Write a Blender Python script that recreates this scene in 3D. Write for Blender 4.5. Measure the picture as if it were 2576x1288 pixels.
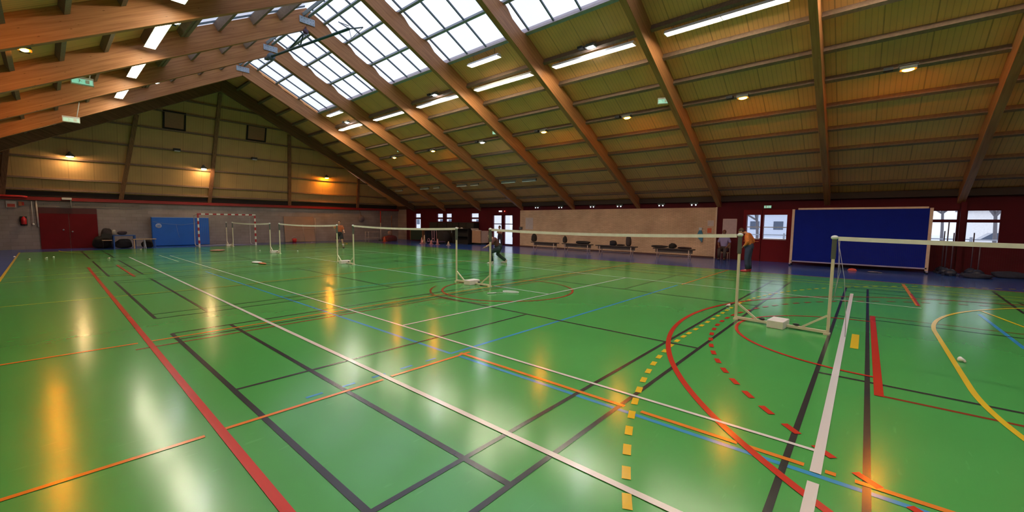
import bpy, bmesh, math, random
from mathutils import Vector, Matrix
random.seed(7)
PI = math.pi
S = bpy.context.scene
C = S.collection
for o in list(bpy.data.objects): bpy.data.objects.remove(o, do_unlink=True)

# ------------------------------------------------------------------ camera
# world: +X towards the long right wall, +Y towards the gable wall, Z up, metres; camera above the origin
cd = bpy.data.cameras.new('camera'); cam = bpy.data.objects.new('camera', cd); C.objects.link(cam)
cd.sensor_width = 36.0; cd.sensor_fit = 'HORIZONTAL'; cd.lens = 1022.5 / 2576 * 36.0
cd.clip_start = 0.05; cd.clip_end = 500
yaw, pitch, roll, EYE = 0.8537, 0.0829, 0.0097, 1.718
f = Vector((math.sin(yaw)*math.cos(pitch), math.cos(yaw)*math.cos(pitch), -math.sin(pitch)))
r = Vector((math.cos(yaw), -math.sin(yaw), 0)); u = r.cross(f)
r2 = r*math.cos(roll) + u*math.sin(roll); u2 = u*math.cos(roll) - r*math.sin(roll)
M = Matrix((r2, u2, -f)).transposed().to_4x4(); M.translation = (0, 0, EYE)
cam.matrix_world = M
S.camera = cam

# ------------------------------------------------------------------ world + exposure
w = bpy.data.worlds.new('overcast'); S.world = w; w.use_nodes = True
wn = w.node_tree.nodes; wl = w.node_tree.links
bg = wn['Background']; bg.inputs['Strength'].default_value = 1.06
tc = wn.new('ShaderNodeTexCoord'); nz = wn.new('ShaderNodeTexNoise'); cr = wn.new('ShaderNodeValToRGB')
nz.inputs['Scale'].default_value = 2.2; nz.inputs['Detail'].default_value = 2
cr.color_ramp.elements[0].position = 0.3; cr.color_ramp.elements[0].color = (0.84, 0.88, 1.02, 1)
cr.color_ramp.elements[1].position = 0.7; cr.color_ramp.elements[1].color = (0.95, 0.98, 1.10, 1)
wl.new(tc.outputs['Generated'], nz.inputs['Vector']); wl.new(nz.outputs['Fac'], cr.inputs['Fac']); wl.new(cr.outputs['Color'], bg.inputs['Color'])
S.view_settings.view_transform = 'Standard'; S.view_settings.look = 'None'
S.view_settings.exposure = 0.40; S.view_settings.gamma = 1.0; S.view_settings.use_curve_mapping = False
S.cycles.max_bounces = 8; S.cycles.diffuse_bounces = 5; S.cycles.glossy_bounces = 4; S.cycles.transparent_max_bounces = 24
S.cycles.sample_clamp_indirect = 6.0

TUBE_E = 28.0       # fluorescent tubes
SOD_E = 290.0        # sodium lamps
FLOOD_E = 150.0      # white floods

# ------------------------------------------------------------------ materials
MATS = {}
def nodes(name):
    m = bpy.data.materials.new(name); m.use_nodes = True
    return m, m.node_tree.nodes, m.node_tree.links, m.node_tree.nodes['Principled BSDF']
def mat(name, col, rough=0.6, metal=0.0, noise=0.08, nscale=8.0, bump=0.0, spec=0.5, trans=0.0, coat=0.0):
    """plain painted / plastic / cloth surface with a little procedural variation"""
    if name in MATS: return MATS[name]
    m, n, l, p = nodes(name)
    t = n.new('ShaderNodeTexCoord'); z = n.new('ShaderNodeTexNoise'); z.inputs['Scale'].default_value = nscale; z.inputs['Detail'].default_value = 4
    l.new(t.outputs['Object'], z.inputs['Vector'])
    mx = n.new('ShaderNodeMix'); mx.data_type = 'RGBA'
    mx.inputs['A'].default_value = tuple(max(0, c*(1-noise*2)) for c in col) + (1,)
    mx.inputs['B'].default_value = tuple(min(1, c*(1+noise*2)) for c in col) + (1,)
    l.new(z.outputs['Fac'], mx.inputs['Factor']); l.new(mx.outputs['Result'], p.inputs['Base Color'])
    p.inputs['Roughness'].default_value = rough; p.inputs['Metallic'].default_value = metal
    p.inputs['Specular IOR Level'].default_value = spec
    if coat: p.inputs['Coat Weight'].default_value = coat
    if bump:
        b = n.new('ShaderNodeBump'); b.inputs['Strength'].default_value = bump; b.inputs['Distance'].default_value = 0.02
        l.new(z.outputs['Fac'], b.inputs['Height']); l.new(b.outputs['Normal'], p.inputs['Normal'])
    MATS[name] = m; return m
def emis(name, col, strength):
    if name in MATS: return MATS[name]
    m, n, l, p = nodes(name)
    p.inputs['Base Color'].default_value = (0.8, 0.8, 0.8, 1)
    p.inputs['Emission Color'].default_value = tuple(col) + (1,); p.inputs['Emission Strength'].default_value = strength
    MATS[name] = m; return m
def wood(name, angle, base=(0.52, 0.225, 0.088), dark=(0.36, 0.135, 0.05)):
    """glued laminated spruce: grain along the rafter, knots, lamination lines"""
    m, n, l, p = nodes(name)
    t = n.new('ShaderNodeTexCoord'); mp = n.new('ShaderNodeMapping'); mp.inputs['Rotation'].default_value = (0, angle, 0)
    l.new(t.outputs['Object'], mp.inputs['Vector'])
    m2 = n.new('ShaderNodeMapping'); m2.inputs['Scale'].default_value = (0.35, 6, 9); l.new(mp.outputs['Vector'], m2.inputs['Vector'])
    g = n.new('ShaderNodeTexNoise'); g.inputs['Scale'].default_value = 2.2; g.inputs['Detail'].default_value = 6; g.inputs['Distortion'].default_value = 0.6
    l.new(m2.outputs['Vector'], g.inputs['Vector'])
    rp = n.new('ShaderNodeValToRGB'); rp.color_ramp.elements[0].position = 0.32; rp.color_ramp.elements[1].position = 0.62
    rp.color_ramp.elements[0].color = dark + (1,); rp.color_ramp.elements[1].color = base + (1,)
    l.new(g.outputs['Fac'], rp.inputs['Fac'])
    m3 = n.new('ShaderNodeMapping'); m3.inputs['Scale'].default_value = (1.6, 3, 6); l.new(mp.outputs['Vector'], m3.inputs['Vector'])
    v = n.new('ShaderNodeTexVoronoi'); v.inputs['Scale'].default_value = 1.9; v.inputs['Randomness'].default_value = 1.0; l.new(m3.outputs['Vector'], v.inputs['Vector'])
    kr = n.new('ShaderNodeValToRGB'); kr.color_ramp.elements[0].position = 0.05; kr.color_ramp.elements[1].position = 0.10
    kr.color_ramp.elements[0].color = (0.28, 0.18, 0.12, 1); kr.color_ramp.elements[1].color = (1, 1, 1, 1)
    l.new(v.outputs['Distance'], kr.inputs['Fac'])
    mx = n.new('ShaderNodeMix'); mx.data_type = 'RGBA'; mx.blend_type = 'MULTIPLY'; mx.inputs['Factor'].default_value = 0.8
    l.new(rp.outputs['Color'], mx.inputs['A']); l.new(kr.outputs['Color'], mx.inputs['B'])
    wv = n.new('ShaderNodeTexWave'); wv.bands_direction = 'Z'; wv.inputs['Scale'].default_value = 6.5; wv.inputs['Distortion'].default_value = 0.4
    l.new(mp.outputs['Vector'], wv.inputs['Vector'])
    wr = n.new('ShaderNodeValToRGB'); wr.color_ramp.elements[0].position = 0.0; wr.color_ramp.elements[1].position = 0.08
    wr.color_ramp.elements[0].color = (0.72, 0.66, 0.6, 1); wr.color_ramp.elements[1].color = (1, 1, 1, 1); l.new(wv.outputs['Fac'], wr.inputs['Fac'])
    my = n.new('ShaderNodeMix'); my.data_type = 'RGBA'; my.blend_type = 'MULTIPLY'; my.inputs['Factor'].default_value = 0.5
    l.new(mx.outputs['Result'], my.inputs['A']); l.new(wr.outputs['Color'], my.inputs['B']); l.new(my.outputs['Result'], p.inputs['Base Color'])
    p.inputs['Roughness'].default_value = 0.45; p.inputs['Specular IOR Level'].default_value = 0.35
    return m
def deck(name, col, axis='Y', dark=0.78):
    """ribbed straw-coloured acoustic panels: fine ribs plus wider joints, ribs repeat along `axis`"""
    m, n, l, p = nodes(name)
    t = n.new('ShaderNodeTexCoord'); sp = n.new('ShaderNodeSeparateXYZ'); l.new(t.outputs['Object'], sp.inputs[0])
    def rib(period, width):
        a = n.new('ShaderNodeMath'); a.operation = 'DIVIDE'; a.inputs[1].default_value = period; l.new(sp.outputs[axis], a.inputs[0])
        b = n.new('ShaderNodeMath'); b.operation = 'FRACT'; l.new(a.outputs[0], b.inputs[0])
        c = n.new('ShaderNodeMath'); c.operation = 'LESS_THAN'; c.inputs[1].default_value = width; l.new(b.outputs[0], c.inputs[0]); return c
    r1, r2_ = rib(0.125, 0.16), rib(1.0, 0.03)
    z = n.new('ShaderNodeTexNoise'); z.inputs['Scale'].default_value = 1.1; z.inputs['Detail'].default_value = 5; l.new(t.outputs['Object'], z.inputs['Vector'])
    mx = n.new('ShaderNodeMix'); mx.data_type = 'RGBA'; mx.inputs['A'].default_value = tuple(c*0.8 for c in col)+(1,); mx.inputs['B'].default_value = tuple(c*1.15 for c in col)+(1,)
    l.new(z.outputs['Fac'], mx.inputs['Factor'])
    prev = mx.outputs['Result']
    for rr, k in ((r1, dark), (r2_, dark*0.85)):
        q = n.new('ShaderNodeMix'); q.data_type = 'RGBA'; q.blend_type = 'MULTIPLY'; q.inputs['B'].default_value = (k, k, k, 1)
        l.new(rr.outputs[0], q.inputs['Factor']); l.new(prev, q.inputs['A']); prev = q.outputs['Result']
    l.new(prev, p.inputs['Base Color']); p.inputs['Roughness'].default_value = 0.75
    return m
def brick(name, c1, c2, mortar, plane='YZ', bw=0.24, bh=0.065, ms=0.008, rough=0.85):
    m, n, l, p = nodes(name)
    t = n.new('ShaderNodeTexCoord'); sp = n.new('ShaderNodeSeparateXYZ'); cb = n.new('ShaderNodeCombineXYZ')
    l.new(t.outputs['Object'], sp.inputs[0]); l.new(sp.outputs[plane[0]], cb.inputs['X']); l.new(sp.outputs[plane[1]], cb.inputs['Y'])
    b = n.new('ShaderNodeTexBrick'); b.inputs['Color1'].default_value = c1+(1,); b.inputs['Color2'].default_value = c2+(1,); b.inputs['Mortar'].default_value = mortar+(1,)
    b.inputs['Scale'].default_value = 1.0; b.inputs['Brick Width'].default_value = bw; b.inputs['Row Height'].default_value = bh; b.inputs['Mortar Size'].default_value = ms
    l.new(cb.outputs[0], b.inputs['Vector'])
    z = n.new('ShaderNodeTexNoise'); z.inputs['Scale'].default_value = 0.9; z.inputs['Detail'].default_value = 6; l.new(t.outputs['Object'], z.inputs['Vector'])
    rp = n.new('ShaderNodeValToRGB'); rp.color_ramp.elements[0].position = 0.3; rp.color_ramp.elements[0].color = (0.62, 0.6, 0.6, 1); rp.color_ramp.elements[1].position = 0.7
    l.new(z.outputs['Fac'], rp.inputs['Fac'])
    mx = n.new('ShaderNodeMix'); mx.data_type = 'RGBA'; mx.blend_type = 'MULTIPLY'; mx.inputs['Factor'].default_value = 0.75
    l.new(b.outputs['Color'], mx.inputs['A']); l.new(rp.outputs['Color'], mx.inputs['B']); l.new(mx.outputs['Result'], p.inputs['Base Color'])
    bp = n.new('ShaderNodeBump'); bp.inputs['Strength'].default_value = 0.4; bp.inputs['Distance'].default_value = 0.01; bp.invert = True
    l.new(b.outputs['Fac'], bp.inputs['Height']); l.new(bp.outputs['Normal'], p.inputs['Normal'])
    p.inputs['Roughness'].default_value = rough
    return m
def floor_mat(name, col, var=0.12):
    """sealed sports floor: glossy coat, faint scuffs and very slight waviness"""
    m, n, l, p = nodes(name)
    t = n.new('ShaderNodeTexCoord'); z = n.new('ShaderNodeTexNoise'); z.inputs['Scale'].default_value = 0.5; z.inputs['Detail'].default_value = 6
    l.new(t.outputs['Object'], z.inputs['Vector'])
    mx = n.new('ShaderNodeMix'); mx.data_type = 'RGBA'; mx.inputs['A'].default_value = tuple(c*(1-var) for c in col)+(1,); mx.inputs['B'].default_value = tuple(min(1, c*(1+var)) for c in col)+(1,)
    l.new(z.outputs['Fac'], mx.inputs['Factor'])
    # short pale scuffs
    mp = n.new('ShaderNodeMapping'); mp.inputs['Rotation'].default_value = (0, 0, 0.7); mp.inputs['Scale'].default_value = (1.2, 7, 1); l.new(t.outputs['Object'], mp.inputs['Vector'])
    s = n.new('ShaderNodeTexNoise'); s.inputs['Scale'].default_value = 3.0; s.inputs['Detail'].default_value = 3; l.new(mp.outputs['Vector'], s.inputs['Vector'])
    sr = n.new('ShaderNodeValToRGB'); sr.color_ramp.elements[0].position = 0.66; sr.color_ramp.elements[0].color = (0, 0, 0, 1); sr.color_ramp.elements[1].position = 0.74; sr.color_ramp.elements[1].color = (0.25, 0.25, 0.25, 1)
    l.new(s.outputs['Fac'], sr.inputs['Fac'])
    m2 = n.new('ShaderNodeMix'); m2.data_type = 'RGBA'; l.new(sr.outputs['Color'], m2.inputs['Factor']); l.new(mx.outputs['Result'], m2.inputs['A']); m2.inputs['B'].default_value = tuple(min(1, c*1.25+0.03) for c in col)+(1,)
    l.new(m2.outputs['Result'], p.inputs['Base Color'])
    f2 = n.new('ShaderNodeTexNoise'); f2.inputs['Scale'].default_value = 1.4; f2.inputs['Detail'].default_value = 4; l.new(t.outputs['Object'], f2.inputs['Vector'])
    rr = n.new('ShaderNodeMapRange'); rr.inputs['To Min'].default_value = 0.155; rr.inputs['To Max'].default_value = 0.215; l.new(f2.outputs['Fac'], rr.inputs['Value']); l.new(rr.outputs[0], p.inputs['Roughness'])
    wv = n.new('ShaderNodeTexNoise'); wv.inputs['Scale'].default_value = 4.0; wv.inputs['Detail'].default_value = 2; l.new(t.outputs['Object'], wv.inputs['Vector'])
    b = n.new('ShaderNodeBump'); b.inputs['Strength'].default_value = 0.035; b.inputs['Distance'].default_value = 0.02
    l.new(wv.outputs['Fac'], b.inputs['Height']); l.new(b.outputs['Normal'], p.inputs['Normal'])
    p.inputs['Specular IOR Level'].default_value = 0.75
    return m
def glass(name, tint=(0.95, 0.97, 1.0), gloss=0.06):
    m, n, l, p = nodes(name); n.remove(p)
    o = n['Material Output']; a = n.new('ShaderNodeBsdfTransparent'); a.inputs['Color'].default_value = tint+(1,)
    g = n.new('ShaderNodeBsdfGlossy'); g.inputs['Roughness'].default_value = 0.05; lw = n.new('ShaderNodeLayerWeight'); pw = n.new('ShaderNodeMath'); pw.operation = 'POWER'; pw.inputs[1].default_value = 5.0; fr = n.new('ShaderNodeMath'); fr.operation = 'MULTIPLY_ADD'; fr.inputs[1].default_value = 0.8; fr.inputs[2].default_value = 0.03
    l.new(lw.outputs['Facing'], pw.inputs[0]); l.new(pw.outputs[0], fr.inputs[0])
    x = n.new('ShaderNodeMixShader'); l.new(fr.outputs[0], x.inputs['Fac']); l.new(a.outputs[0], x.inputs[1]); l.new(g.outputs[0], x.inputs[2]); l.new(x.outputs[0], o.inputs['Surface'])
    return m
def netting(name, col, cell=0.02, line=0.05, axes='YZ'):
    """square mesh net: thin cords, open between"""
    m, n, l, p = nodes(name)
    t = n.new('ShaderNodeTexCoord'); sp = n.new('ShaderNodeSeparateXYZ'); l.new(t.outputs['Object'], sp.inputs[0])
    outs = []
    for ax in axes:
        a = n.new('ShaderNodeMath'); a.operation = 'DIVIDE'; a.inputs[1].default_value = cell; l.new(sp.outputs[ax], a.inputs[0])
        b = n.new('ShaderNodeMath'); b.operation = 'FRACT'; l.new(a.outputs[0], b.inputs[0])
        c = n.new('ShaderNodeMath'); c.operation = 'LESS_THAN'; c.inputs[1].default_value = line; l.new(b.outputs[0], c.inputs[0]); outs.append(c)
    q = n.new('ShaderNodeMath'); q.operation = 'MAXIMUM'; l.new(outs[0].outputs[0], q.inputs[0]); l.new(outs[1].outputs[0], q.inputs[1])
    l.new(q.outputs[0], p.inputs['Alpha']); p.inputs['Base Color'].default_value = col+(1,); p.inputs['Roughness'].default_value = 0.8
    return m

SL = 0.495; K = 0.967                         # right roof slope; K brings the roof survey to the scale of the floor survey
RX = 8.02*K; RZ = EYE+(10.05-EYE)*K           # ridge X, underside of the rafters at the ridge
def sx(v): return v*K
def sz(v): return EYE+(v-EYE)*K
ANG = math.atan(SL); SLL = 0.55; ANGL = math.atan(SLL)     # the left slope is a little steeper
W_R = wood('glulam_right', -ANG); W_L = wood('glulam_left', ANGL); W_D = wood('glulam_shaded', -ANG, (0.22, 0.105, 0.055), (0.13, 0.06, 0.03)); W_V = wood('glulam_post', PI/2, (0.26, 0.12, 0.06), (0.16, 0.07, 0.035))  # W_D: rafter wood darkened so its tone carries the gable frame's weaker light
W_P = mat('purlin_wood', (0.20, 0.125, 0.085), 0.7, noise=0.2, nscale=14, bump=0.2)
DECK = deck('roof_deck_panels', (0.78, 0.385, 0.155), 'Y')
CLAD = deck('gable_cladding', (0.52, 0.33, 0.14), 'X', 0.9)
GREEN = floor_mat('green_floor', (0.068, 0.37, 0.088)); BLUE = floor_mat('blue_floor', (0.025, 0.085, 0.36))
LINEM = {k: floor_mat('line_'+k, c, 0.06) for k, c in dict(white=(0.78, 0.76, 0.76), black=(0.03, 0.035, 0.042), red=(0.55, 0.035, 0.02), darkred=(0.28, 0.045, 0.02),
         orange=(0.75, 0.24, 0.03), yellow=(0.80, 0.55, 0.03), dimyellow=(0.55, 0.44, 0.05), lightblue=(0.04, 0.30, 0.62), paleblue=(0.05, 0.36, 0.34)).items()}
MAROON = mat('maroon_paint', (0.085, 0.004, 0.010), 0.65, noise=0.15, nscale=1.5, spec=0.2)
DOORRED = mat('door_red', (0.15, 0.004, 0.009), 0.6, noise=0.15, nscale=1.2, spec=0.2)
CONC = brick('grey_block_wall', (0.37, 0.33, 0.325), (0.32, 0.285, 0.28), (0.25, 0.225, 0.22), 'XZ', 0.5, 0.20, 0.006)
BRICK = brick('buff_brick_wall', (0.80, 0.57, 0.38), (0.70, 0.48, 0.31), (0.52, 0.38, 0.27), 'YZ')
IVORY = mat('ivory_steel', (0.74, 0.67, 0.50), 0.4, noise=0.04); WHITE = mat('white_paint', (0.8, 0.8, 0.8), 0.45, noise=0.03)
GREYP = mat('grey_sleeve', (0.10, 0.11, 0.10), 0.5); BLACK = mat('black_rubber', (0.015, 0.015, 0.015), 0.6)
STEEL = mat('galvanised_plate', (0.42, 0.47, 0.56), 0.45, metal=0.3, noise=0.12); DKSTEEL = mat('window_steel', (0.10, 0.13, 0.17), 0.5, noise=0.1)
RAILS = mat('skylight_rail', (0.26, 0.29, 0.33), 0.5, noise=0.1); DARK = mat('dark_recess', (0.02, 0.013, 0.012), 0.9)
GLASS = glass('clear_glass'); SKYG = glass('skylight_glass', (0.94, 0.96, 1.0))
REDP = mat('red_paint', (0.45, 0.025, 0.02), 0.35); DKGREEN = mat('dark_green_steel', (0.015, 0.07, 0.06), 0.45)
TUBE = emis('lit_tube', (1.0, 0.90, 0.66), TUBE_E); SODIUM = emis('sodium_glow', (1.0, 0.28, 0.012), SOD_E); FLOOD = emis('white_flood_glow', (0.95, 0.93, 1.0), FLOOD_E)
WARMW = emis('warm_flood_glow', (1.0, 0.62, 0.30), 200.0); SODG = emis('gable_sodium_glow', (1.0, 0.33, 0.02), 380.0); EXITG = emis('exit_green', (0.12, 0.62, 0.42), 0.55); REDG = emis('red_indicator', (1.0, 0.05, 0.03), 4.0); WLED = emis('small_white_lamp', (0.9, 0.95, 1), 0.8)
SKIN = mat('skin', (0.50, 0.27, 0.18), 0.55, noise=0.05); SKIN2 = mat('brown_skin', (0.22, 0.10, 0.06), 0.55, noise=0.05)

# ------------------------------------------------------------------ mesh helpers
class MB:
    """collects solids and links them as ONE mesh object"""
    def __init__(s, off=(0, 0, 0)): s.v = []; s.f = []; s.m = []; s.o = Vector(off); s.mi = 0; s.smooth = []; s.sm = False
    def add(s, vs, fs):
        b = len(s.v); s.v += [Vector(p) - s.o for p in vs]; s.f += [tuple(i+b for i in q) for q in fs]; s.m += [s.mi]*len(fs); s.smooth += [s.sm]*len(fs); return s
    def box(s, x0, x1, y0, y1, z0, z1):
        if x0 > x1: x0, x1 = x1, x0
        if y0 > y1: y0, y1 = y1, y0
        if z0 > z1: z0, z1 = z1, z0
        return s.add([(x0,y0,z0),(x1,y0,z0),(x1,y1,z0),(x0,y1,z0),(x0,y0,z1),(x1,y0,z1),(x1,y1,z1),(x0,y1,z1)],
              [(0,3,2,1),(4,5,6,7),(0,1,5,4),(1,2,6,5),(2,3,7,6),(3,0,4,7)])
    def bar(s, a, b, w, h, up=(0, 0, 1)):
        a, b = Vector(a), Vector(b); d = (b-a).normalized(); up = Vector(up)
        if abs(d.dot(up)) > 0.98: up = Vector((1, 0, 0))
        sd = d.cross(up).normalized()*w/2; uu = sd.normalized().cross(d)*h/2
        vs = [p+q for p in (a, b) for q in (-sd-uu, sd-uu, sd+uu, -sd+uu)]
        return s.add(vs, [(3,2,1,0),(4,5,6,7),(0,1,5,4),(1,2,6,5),(2,3,7,6),(3,0,4,7)])
    def tube(s, pts, r, n=8, r1=None, caps=True):
        pts = [Vector(p) for p in pts]; k = len(pts); vs = []
        for i, p in enumerate(pts):
            d = (pts[min(i+1, k-1)] - pts[max(i-1, 0)]).normalized()
            if i == 0:
                a = d.cross(Vector((0, 0, 1)))
                if a.length < 0.05: a = d.cross(Vector((1, 0, 0)))
            else: a = a - d*a.dot(d)                # carry the ring along without twisting it
            a.normalize(); b = d.cross(a)
            rr = r if r1 is None else r + (r1-r)*i/(k-1)
            if isinstance(r, (list, tuple)): rr = r[i]
            vs += [p + (a*math.cos(2*PI*j/n) + b*math.sin(2*PI*j/n))*rr for j in range(n)]
        fs = [(i*n+j, i*n+(j+1) % n, (i+1)*n+(j+1) % n, (i+1)*n+j) for i in range(k-1) for j in range(n)]
        if caps: fs += [tuple(reversed(range(n))), tuple(range((k-1)*n, k*n))]
        o = s.sm; s.sm = True; s.add(vs, fs); s.sm = o; return s
    def lathe(s, c, prof, n=16, axis='Z'):
        c = Vector(c); vs = []
        for (r_, h) in prof:
            for j in range(n):
                a = 2*PI*j/n; p = Vector((r_*math.cos(a), r_*math.sin(a), h))
                if axis == 'X': p = Vector((p.z, p.x, p.y))
                if axis == 'Y': p = Vector((p.x, p.z, p.y))
                vs.append(c+p)
        k = len(prof)
        fs = [(i*n+j, i*n+(j+1) % n, (i+1)*n+(j+1) % n, (i+1)*n+j) for i in range(k-1) for j in range(n)]
        fs += [tuple(reversed(range(n))), tuple(range((k-1)*n, k*n))]
        o = s.sm; s.sm = True; s.add(vs, fs); s.sm = o; return s
    def ball(s, c, rx, ry=None, rz=None, n=12, rot=None, noise=0):
        ry = ry or rx; rz = rz or rx; vs = []; k = max(6, n//2+1)
        for i in range(k+1):
            t = PI*i/k
            for j in range(n):
                a = 2*PI*j/n; p = Vector((rx*math.sin(t)*math.cos(a), ry*math.sin(t)*math.sin(a), rz*math.cos(t)))
                if noise: p *= 1+random.uniform(-noise, noise)
                if rot: p = rot @ p
                vs.append(Vector(c)+p)
        fs = [(i*n+j, (i+1)*n+j, (i+1)*n+(j+1) % n, i*n+(j+1) % n) for i in range(k) for j in range(n)]
        o = s.sm; s.sm = True; s.add(vs, fs); s.sm = o; return s
    def prism(s, poly, axis, a, b):
        """polygon in the plane normal to `axis`, extruded from a to b"""
        def P(p, t): return {'X': (t, p[0], p[1]), 'Y': (p[0], t, p[1]), 'Z': (p[0], p[1], t)}[axis]
        n = len(poly); vs = [P(p, a) for p in poly] + [P(p, b) for p in poly]
        return s.add(vs, [tuple(range(n)), tuple(reversed(range(n, 2*n)))] + [(i, i+n, (i+1) % n+n, (i+1) % n) for i in range(n)])
    def torus(s, c, R, r_, n=20, axis='Z', k=6, ry=None):
        ry = ry or R; pts = []
        for i in range(n+1):
            a = 2*PI*i/n; p = (R*math.cos(a), ry*math.sin(a))
            q = {'Z': (p[0], p[1], 0), 'X': (0, p[0], p[1]), 'Y': (p[0], 0, p[1])}[axis]
            pts.append(Vector(c)+Vector(q))
        return s.tube(pts, r_, k, caps=False)
    def build(s, name, mats, parent=None, bevel=0, recalc=True):
        me = bpy.data.meshes.new(name); me.from_pydata([tuple(p) for p in s.v], [], s.f)
        if not isinstance(mats, (list, tuple)): mats = [mats]
        for m in mats: me.materials.append(m)
        for p, i, sm in zip(me.polygons, s.m, s.smooth): p.material_index = i; p.use_smooth = sm
        if recalc:
            b = bmesh.new(); b.from_mesh(me); bmesh.ops.recalc_face_normals(b, faces=b.faces); b.to_mesh(me); b.free()
        me.update(); o = bpy.data.objects.new(name, me); C.objects.link(o)
        if parent: o.parent = parent
        if bevel:
            md = o.modifiers.new('bevel', 'BEVEL'); md.width = bevel; md.segments = 2; md.limit_method = 'ANGLE'
        return o
def tag(o, label=None, cat=None, group=None, kind=None):
    if label: o['label'] = label
    if cat: o['category'] = cat
    if group: o['group'] = group
    if kind: o['kind'] = kind
    return o
def thing(name, label, cat, loc=(0, 0, 0), rz=0, group=None):
    o = bpy.data.objects.new(name, None); C.objects.link(o); o.location = loc; o.rotation_euler = (0, 0, rz); o.empty_display_size = 0.2
    return tag(o, label, cat, group)
def struct(o, label=None, cat=None): return tag(o, label, cat, kind='structure')
def sempty(name, label, cat):
    o = bpy.data.objects.new(name, None); C.objects.link(o); o.empty_display_size = 0.2
    return struct(o, label, cat)
def kids(o): return [c for c in bpy.data.objects if c.parent == o]
def copy_tree(o, parent=None):
    c = o.copy(); C.objects.link(c); c.parent = parent
    for ch in kids(o): copy_tree(ch, c)
    return c
def dup(o, loc, rz, label):
    c = copy_tree(o); c.location = loc; c.rotation_euler = (0, 0, rz); c['label'] = label; return c
def taper(d): return 1-0.04*max(0.0, d-4.3)                    # the rafters grow shallower towards the walls
def under(X, off=0.0): return RZ - (SL*(X-RX) if X > RX else SLL*(RX-X)) + off*K*taper(abs(X-RX))

XW, XL, YB, YN = 22.3, -6.26, 34.0, -11.9                      # right wall, left wall, gable wall, near wall
FY = [32.45 - 4.4*i for i in range(11)]                        # far face of each frame
FY[5], FY[6], FY[7], FY[8] = 10.35, 5.97, 1.53, -2.52
FY = [y*K for y in FY]
BT = 0.20

# ================================================================== SETTING
# ---- floor
fb = MB(); fb.box(-0.90, 16.88, YN, 31.2, -0.1, 0.0)
floor = struct(fb.build('floor', GREEN), 'glossy green sports floor with coloured court lines and blue margins', 'floor')
b = MB()
b.box(XL-0.2, -0.90, YN, 31.2, -0.1, 0.0); b.box(16.88, XW+0.2, YN, 31.2, -0.1, 0.0); b.box(XL-0.2, XW+0.2, 31.2, YB+0.2, -0.1, 0.0)
tag(b.build('floor_margin', BLUE, floor), 'blue margin of the sports floor')
LM = {k: MB() for k in LINEM}
LZ = dict(dimyellow=0.0008, paleblue=0.0012, darkred=0.0015, lightblue=0.0018, black=0.0022, orange=0.0038, yellow=0.0043, red=0.0050, white=0.0056); LN = {k: 0 for k in LZ}
def lz(col): LN[col] += 1; return LZ[col]+LN[col]*2e-5     # every stripe gets its own paint height
def ln(col, x0, y0, x1, y1, w_=0.05):
    a, b_ = Vector((x0, y0)), Vector((x1, y1)); d = (b_-a).normalized(); s_ = Vector((-d.y, d.x))*w_/2; z = lz(col)
    LM[col].add([(*(a-s_), z), (*(b_-s_), z), (*(b_+s_), z), (*(a+s_), z)], [(0, 1, 2, 3)])
def arc(col, cx, cy, R, a0, a1, w_=0.05, dash=None):
    z = lz(col); L_ = R*math.radians(abs(a1-a0))
    if dash:
        k = int(L_/(dash*2)); segs = [(a0+(a1-a0)*(2*i)/(2*k), a0+(a1-a0)*(2*i+1)/(2*k)) for i in range(k)]; n = 4
    else: segs = [(a0, a1)]; n = max(24, int(abs(a1-a0)))
    for s0, s1 in segs:
        vs = []; fs = []
        for i in range(n+1):
            a = math.radians(s0+(s1-s0)*i/n)
            vs += [(cx+(R-w_/2)*math.cos(a), cy+(R-w_/2)*math.sin(a), z), (cx+(R+w_/2)*math.cos(a), cy+(R+w_/2)*math.sin(a), z)]
            if i: fs.append((2*i-2, 2*i-1, 2*i+1, 2*i))
        LM[col].add(vs, fs)
# badminton courts, black
for y0, y1 in ((-5.75, 0.35), (1.66, 7.78), (9.15, 15.45), (16.8, 23.2), (24.8, 30.7)):
    for y in (y0, y1, y0+0.45, y1-0.45): ln('black', 1.16, y, 14.56, y, 0.045)
    for x in (1.16, 1.91, 5.86, 9.86, 13.8, 14.56): ln('black', x, y0, x, y1, 0.05)
    for x0, x1 in ((1.16, 5.86), (9.86, 14.56)): ln('black', x0, (y0+y1)/2, x1, (y0+y1)/2, 0.04)
ln('red', 0.82, -6, 0.9, 20.4, 0.065); ln('red', 1.66, 16.3, 1.66, 20.8, 0.06)
for x0, x1 in ((-0.9, 0.74), (0.86, 2.32), (2.43, 3.43), (3.43, 3.6), (11.79, 16.85)): ln('orange', x0, 3.88, x1, 3.86, 0.045)
ln('orange', -0.9, 7.52, 0.75, 7.49, 0.05); ln('orange', 0.85, 7.49, 16.6, 7.47, 0.05)
for a_, b_ in ((3.92, 1.62), (1.46, 0.67), (0.6, 0.24), (0.12, 0.06), (-0.04, -7)): ln('orange', 3.49, a_, 3.49, b_, 0.05)
ln('darkred', 0.69, 7.14, 13.2, 7.16, 0.05); ln('darkred', -0.9, 20.2, 16.0, 20.2, 0.05)
ln('dimyellow', -0.9, 12.45, 3.7, 12.35, 0.05); ln('orange', 3.7, 12.5, 13.7, 13.3, 0.05)
for y in (17.0, 18.4, 20.9, 25.2, 30.9): ln('dimyellow', -0.9, y, 9, y, 0.05)
ln('yellow', -0.90, YN, -0.90, 31.2, 0.06); ln('orange', 16.88, YN, 16.88, 31.2, 0.06); ln('dimyellow', -0.9, 31.2, 16.88, 31.2, 0.05)
ln('dimyellow', 15.6, -6, 15.6, 30.5, 0.06); ln('dimyellow', 15.0, -6, 15.0, 30.5, 0.05); ln('dimyellow', 13.9, 3, 13.9, 30.5, 0.05)
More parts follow.
